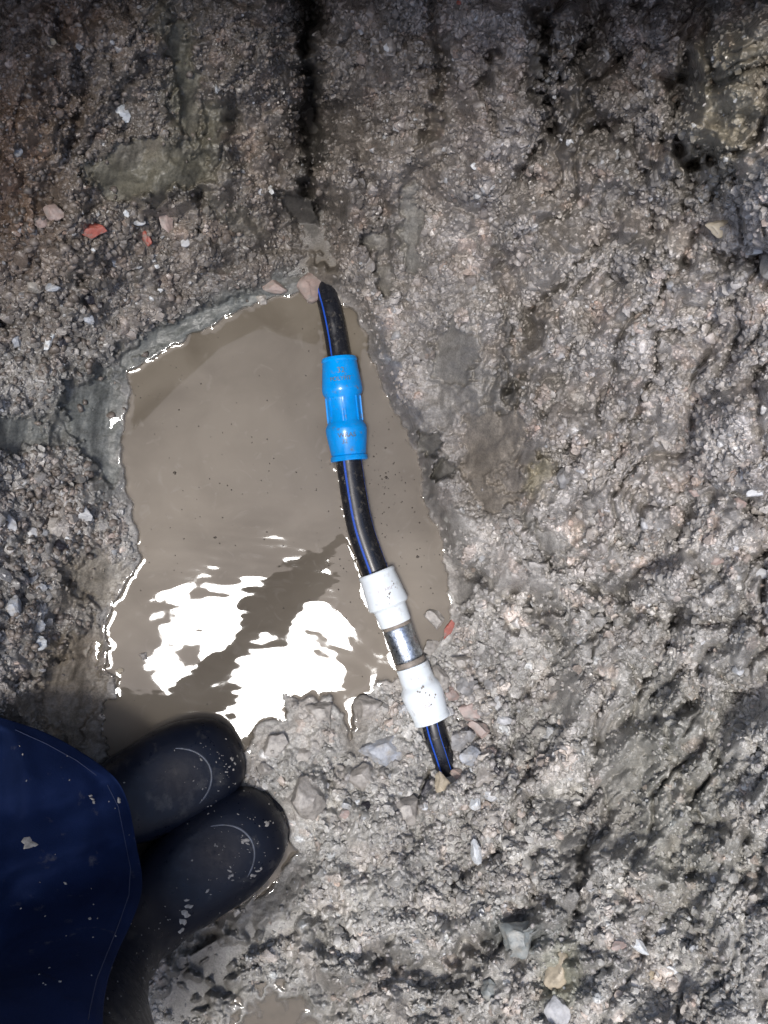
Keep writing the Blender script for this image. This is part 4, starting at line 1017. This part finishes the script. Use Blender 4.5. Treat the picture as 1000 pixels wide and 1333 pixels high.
R1 = ring_ell(-0.72, -0.72, 0.14, 0.20, ROT, 0.92); R2 = ring_ell(-0.76, -0.76, 0.13, 0.20, ROT, 1.15); R3 = ring_ell(-0.76, -0.76, 0.13, 0.21, ROT, 1.36); R4 = ring_ell(-0.75, -0.75, 0.09, 0.16, ROT, 1.44); R5 = ring_ell(-0.72, -0.72, 0.06, 0.065, ROT, 1.49)
def mixr(a, b, t, dz=0): return [p * (1 - t) + q * t + Vector((0, 0, dz)) for p, q in zip(a, b)]
rings = [inset(75, -.10), inset(45, -.07), inset(22, -.04), inset(8, -.014), r0, inset(14, .014), inset(36, .030), inset(62, .045), inset(110, 0.065), inset(180, 0.10)]
last = rings[-1]
for t in (0.15, 0.3, 0.5, 0.7, 0.88, 1.0): rings.append(mixr(last, R1, t))
rings += [mixr(R1, R2, .5), R2, mixr(R2, R3, .5), R3, mixr(R3, R4, .5, .012), R4, mixr(R4, R5, .5), R5]
FOLDS = [([(-60,1150),(60,1110),(172,1078)],16,.010),([(152,1012),(80,1052),(-60,1075)],14,-.008),([(184,1158),(130,1200),(70,1300),(60,1400)],14,.007),([(172,1090),(140,1180),(118,1333)],9,-.006),
 ([(20,940),(40,1010),(30,1060)],12,.006),([(-80,1200),(40,1180),(110,1230)],14,-.007),([(-20,1280),(60,1250),(100,1290)],12,.006)]
dense_r = []
for i in range(len(rings) - 1):
    for q in range(4): dense_r.append((i + q / 4, [a * (1 - q / 4) + b * (q / 4) for a, b in zip(rings[i], rings[i + 1])]))
dense_r.append((len(rings) - 1, rings[-1])); rings = [r for _, r in dense_r]; rix = [i for i, _ in dense_r]
V_ = []; F_ = []
for ri, rg in zip(rix, rings):
    kz = np.array([H / (H - p.z) if p.z < 0.8 else 3 for p in rg]); pu = 500 + np.array([p.x for p in rg]) * 1000 * kz; pv_ = 666.5 - np.array([p.y for p in rg]) * 1000 * kz
    fold = np.zeros(len(rg))
    for pts, wd, hh in FOLDS: fold += 1.7 * hh * np.exp(-(dseg(pu, pv_, pts) / wd) ** 2)
    fold *= min(1, max(0, (ri - 4) / 1.5))
    for qi, p in enumerate(rg):
        f = 1.0 if ri > 3 else 0.6
        nn = float(gnoise(np.array([p.x * 9.0 + p.y * 4]), np.array([p.y * 5.0 + p.z * 6]), 90)[0])
        n2 = float(gnoise(np.array([p.x * 26.0 + p.z * 6]), np.array([p.y * 12.0 - p.x * 8]), 91)[0])
        d = (0.002 if ri < 8 else 0.012) * nn + 0.004 * n2 - 0.010 * abs(n2) - (0.030 if ri > 5 else 0.0) * max(0, 0.22 - abs(nn))
        if ri in (4,): d *= 0.2
        V_.append(p + Vector((0, 0, d + fold[qi] if ri >= 4 else 0)) + Vector((nn, n2, 0)) * (0.006 if ri < 3 else 0))
for i in range(len(rings) - 1):
    for j in range(NO):
        j2 = (j + 1) % NO; F_.append((i * NO + j, i * NO + j2, (i + 1) * NO + j2, (i + 1) * NO + j))
cov = link('coverall', mesh_py('coverall', V_, F_), M_cloth, person)
cov['label'] = 'loose navy waterproof clothing'
ss = cov.modifiers.new('soft', 'SUBSURF'); ss.levels = 1; ss.render_levels = 1

legp = smooth_path([P(362, 1062, .03) + Vector((-.175, -.105, 0.36)), P(362, 1062, .03) + Vector((-.155, -.09, 0.50)), Vector((-.32, -.60, 0.68)), Vector((-.52, -.66, 0.84))], 24)
V2, F2 = sweep(legp, [0.055 + 0.02 * i / (len(legp) - 1) + 0.002 * math.sin(i * 1.3) for i in range(len(legp))], 24)
link('trouser_leg', mesh_py('trouser_leg', V2, F2), M_cloth, person)
# body under the clothes: one skinned surface, with head, neck, arms and hands
def skin(name, verts, edges, radii, m, parent, root=0, sub=1):
    me = bpy.data.meshes.new(name); me.from_pydata(verts, edges, []); o = bpy.data.objects.new(name, me); C.objects.link(o)
    o.modifiers.new('s', 'SKIN')
    for i, r in enumerate(radii): me.skin_vertices[0].data[i].radius = (r, r) if not isinstance(r, tuple) else r
    me.skin_vertices[0].data[root].use_root = True
    s2 = o.modifiers.new('sub', 'SUBSURF'); s2.levels = sub; s2.render_levels = sub
    dg = bpy.context.evaluated_depsgraph_get(); mm = bpy.data.meshes.new_from_object(o.evaluated_get(dg)); C.objects.unlink(o); bpy.data.objects.remove(o)
    mm.name = name
    return link(name, mm, m, parent)
BV = [(-.72,-.72,.92), (-.76,-.76,1.15), (-.76,-.76,1.38), (-.72,-.72,1.49), (-.69,-.69,1.56), (-.65,-.65,1.64), (-.64,-.64,1.70)]
BE = [(0,1),(1,2),(2,3),(3,4),(4,5),(5,6)]; BR_ = [.11,.11,.10,.05,.06,.085,.07]
def arm(sh, el, wr, fing):
    i0 = len(BV); BV.extend([sh, el, wr, fing]); BE.extend([(2, i0), (i0, i0 + 1), (i0 + 1, i0 + 2), (i0 + 2, i0 + 3)]); BR_.extend([.06, .045, .03, .036])
    w_ = Vector(wr); f_ = Vector(fing); d = (f_ - w_).normalized(); s = d.cross(Vector((0, 0, 1))).normalized()
    for kf, ln in enumerate((0.055, 0.066, 0.062, 0.045)):
        j0 = len(BV); off = s * (kf - 1.5) * 0.02
        BV.append(tuple(f_ + off + d * 0.03)); BV.append(tuple(f_ + off + d * (0.03 + ln * .5) + Vector((0, 0, -.004)))); BV.append(tuple(f_ + off + d * (0.03 + ln * .8) + Vector((0, 0, .02))))
        BE.extend([(i0 + 3, j0), (j0, j0 + 1), (j0 + 1, j0 + 2)]); BR_.extend([.009, .0085, .008])
    j0 = len(BV); BV.append(tuple(w_ + s * .035 + d * .03)); BV.append(tuple(w_ + s * .05 + d * .07)); BE.extend([(i0 + 2, j0), (j0, j0 + 1)]); BR_.extend([.011, .010])
ARMS = [((-.64,-.88,1.38), (-.68,-.96,1.12), (-.64,-.90,.90), (-.62,-.87,.84)), ((-.88,-.64,1.38), (-.53,-.50,1.10), (-.20,-.15,1.36), (-.12,-.08,1.39))]
for a in ARMS: arm(*a)
skin('body', BV, BE, BR_, M_skin, person)
for (sh, el, wr, fi) in ARMS:
    pts = smooth_path([Vector(sh), Vector(el), Vector(wr)], 24)
    V2, F2 = sweep(pts, [0.062 - 0.025 * i / (len(pts) - 1) + 0.003 * math.sin(i * 1.7) for i in range(len(pts))], 20)
    link('sleeve', mesh_py('sleeve', V2, F2), M_cloth, person)
bm = bmesh.new(); bmesh.ops.create_icosphere(bm, subdivisions=3, radius=1)
for vv in bm.verts:
    vv.co = Vector((vv.co.x * .105, vv.co.y * .105, max(vv.co.z, -.25) * .12)) + Vector((-.655, -.655, 1.70))
me = bpy.data.meshes.new('hair'); bm.to_mesh(me); bm.free(); link('hair', me, M_hair, person)

# mud splashed on the boots and the cloth, and the stitched seam: laid on the real surfaces
from mathutils.bvhtree import BVHTree
bpy.context.view_layer.update()
dg = bpy.context.evaluated_depsgraph_get()
surf = [(o, BVHTree.FromObject(o, dg)) for o in person.children if o.name.startswith(('rubber_boot', 'coverall'))]
def drop(u, v):
    d = (P(u, v, 0) - Vector((0, 0, H))).normalized(); best = None
    for o, bv in surf:
        h = bv.ray_cast(Vector((0, 0, H)), d)
        if h[0] is not None and (best is None or h[3] < best[3]): best = (h[0], h[1], o, h[3])
    return best
M_splash = mat('dried_mud', (0.26, 0.245, 0.22), 0.6, var=0.3, vscale=300, bump=0.6)
R_ = random.Random(4)
SP = [(348,1073,4.0),(346,1070,2.2),(316,1096,3.0),(320,1094,4.5),(322,1098,2.5),(299,1134,3),(301,1140,3),(298,1143,2),(303,1146,1.8),(300,1129,1.5),(262,989,1.8),(272,994,1.8),(302,988,3),(306,994,2.2),(299,998,2),(304,1002,2.2),
 (309,984,1.6),(295,1005,2),(330,1140,3.5),(336,1134,3),(340,1131,2.5),(270,1160,2.5),(246,1180,5),(242,1190,6),(238,1200,5),(243,1172,3),(236,1212,4),(36,1098,8),(41,1099,6),(120,1040,3),(122,1044,2.4),(118,1036,2.2),(155,1042,4),(85,1150,2.5),(117,1196,3),(78,1278,2.6),(140,1300,2),(280,1100,1.6),(250,1120,1.6),(310,1060,1.6)]
for _ in range(70): SP.append((R_.gauss(305, 30), R_.gauss(1100, 35), R_.uniform(.5, 1.3)))
for _ in range(45): SP.append((R_.gauss(280, 25), R_.gauss(1000, 22), R_.uniform(.5, 1.2)))
for _ in range(30): SP.append((R_.uniform(10, 170), R_.uniform(960, 1320), R_.uniform(.5, 1.3)))
for _ in range(45): SP.append((R_.gauss(205, 18), R_.uniform(1180, 1330), R_.uniform(.5, 1.2)))
by = {}
for (u, v, r) in SP:
    h = drop(u, v)
    if h is None: continue
    c, nrm, o, dist = h; nrm = nrm if nrm.dot(Vector((0, 0, H)) - c) > 0 else -nrm; r = r * dist / H / 1000
    t1 = nrm.cross(Vector((0.3, 1, 0.1))).normalized(); t2 = nrm.cross(t1)
    vs_, fs_ = by.setdefault(o.name, ([], [])); b0_ = len(vs_); m = 9
    ph = R_.uniform(0, 6); el = R_.uniform(0.5, 1)
    for rr, hh in ((1.0, -0.0004), (0.8, 0.0004), (0.3, 0.0008)):
        for j in range(m):
            a = 2 * math.pi * j / m; w_ = r * rr * (1 + 0.35 * math.sin(2 * a + ph) + 0.2 * math.sin(5 * a + 2 * ph))
            vs_.append(c + t1 * math.cos(a) * w_ + t2 * math.sin(a) * w_ * el + nrm * hh)
    for q in range(2):
        for j in range(m): fs_.append((b0_ + q * m + j, b0_ + q * m + (j + 1) % m, b0_ + (q + 1) * m + (j + 1) % m, b0_ + (q + 1) * m + j))
    fs_.append(tuple(b0_ + 2 * m + j for j in range(m)))
for nm, (vs_, fs_) in by.items():
    tag(link('mud_splash', mesh_py('mud_splash', vs_, fs_), M_splash, bpy.data.objects[nm]), kind='stuff')
M_thread = mat('seam_thread', (0.014, 0.024, 0.065), 0.7)
for line in ([(140,1022),(154,1050),(162,1090),(170,1130),(168,1165),(154,1205),(140,1240),(126,1275),(118,1310),(114,1332)], [(20,950),(60,968),(100,990),(132,1014)]):
    pts = []
    for i in range(len(line) - 1):
        for q in range(5):
            t = q / 5; h = drop(line[i][0] * (1 - t) + line[i + 1][0] * t, line[i][1] * (1 - t) + line[i + 1][1] * t)
            if h is not None and h[2].name == 'coverall': pts.append(h[0] + Vector((0, 0, 0.0004)))
    if len(pts) > 4:
        V2, F2 = sweep(pts, 0.0005, 6); link('seam', mesh_py('seam', V2, F2), M_thread, cov)
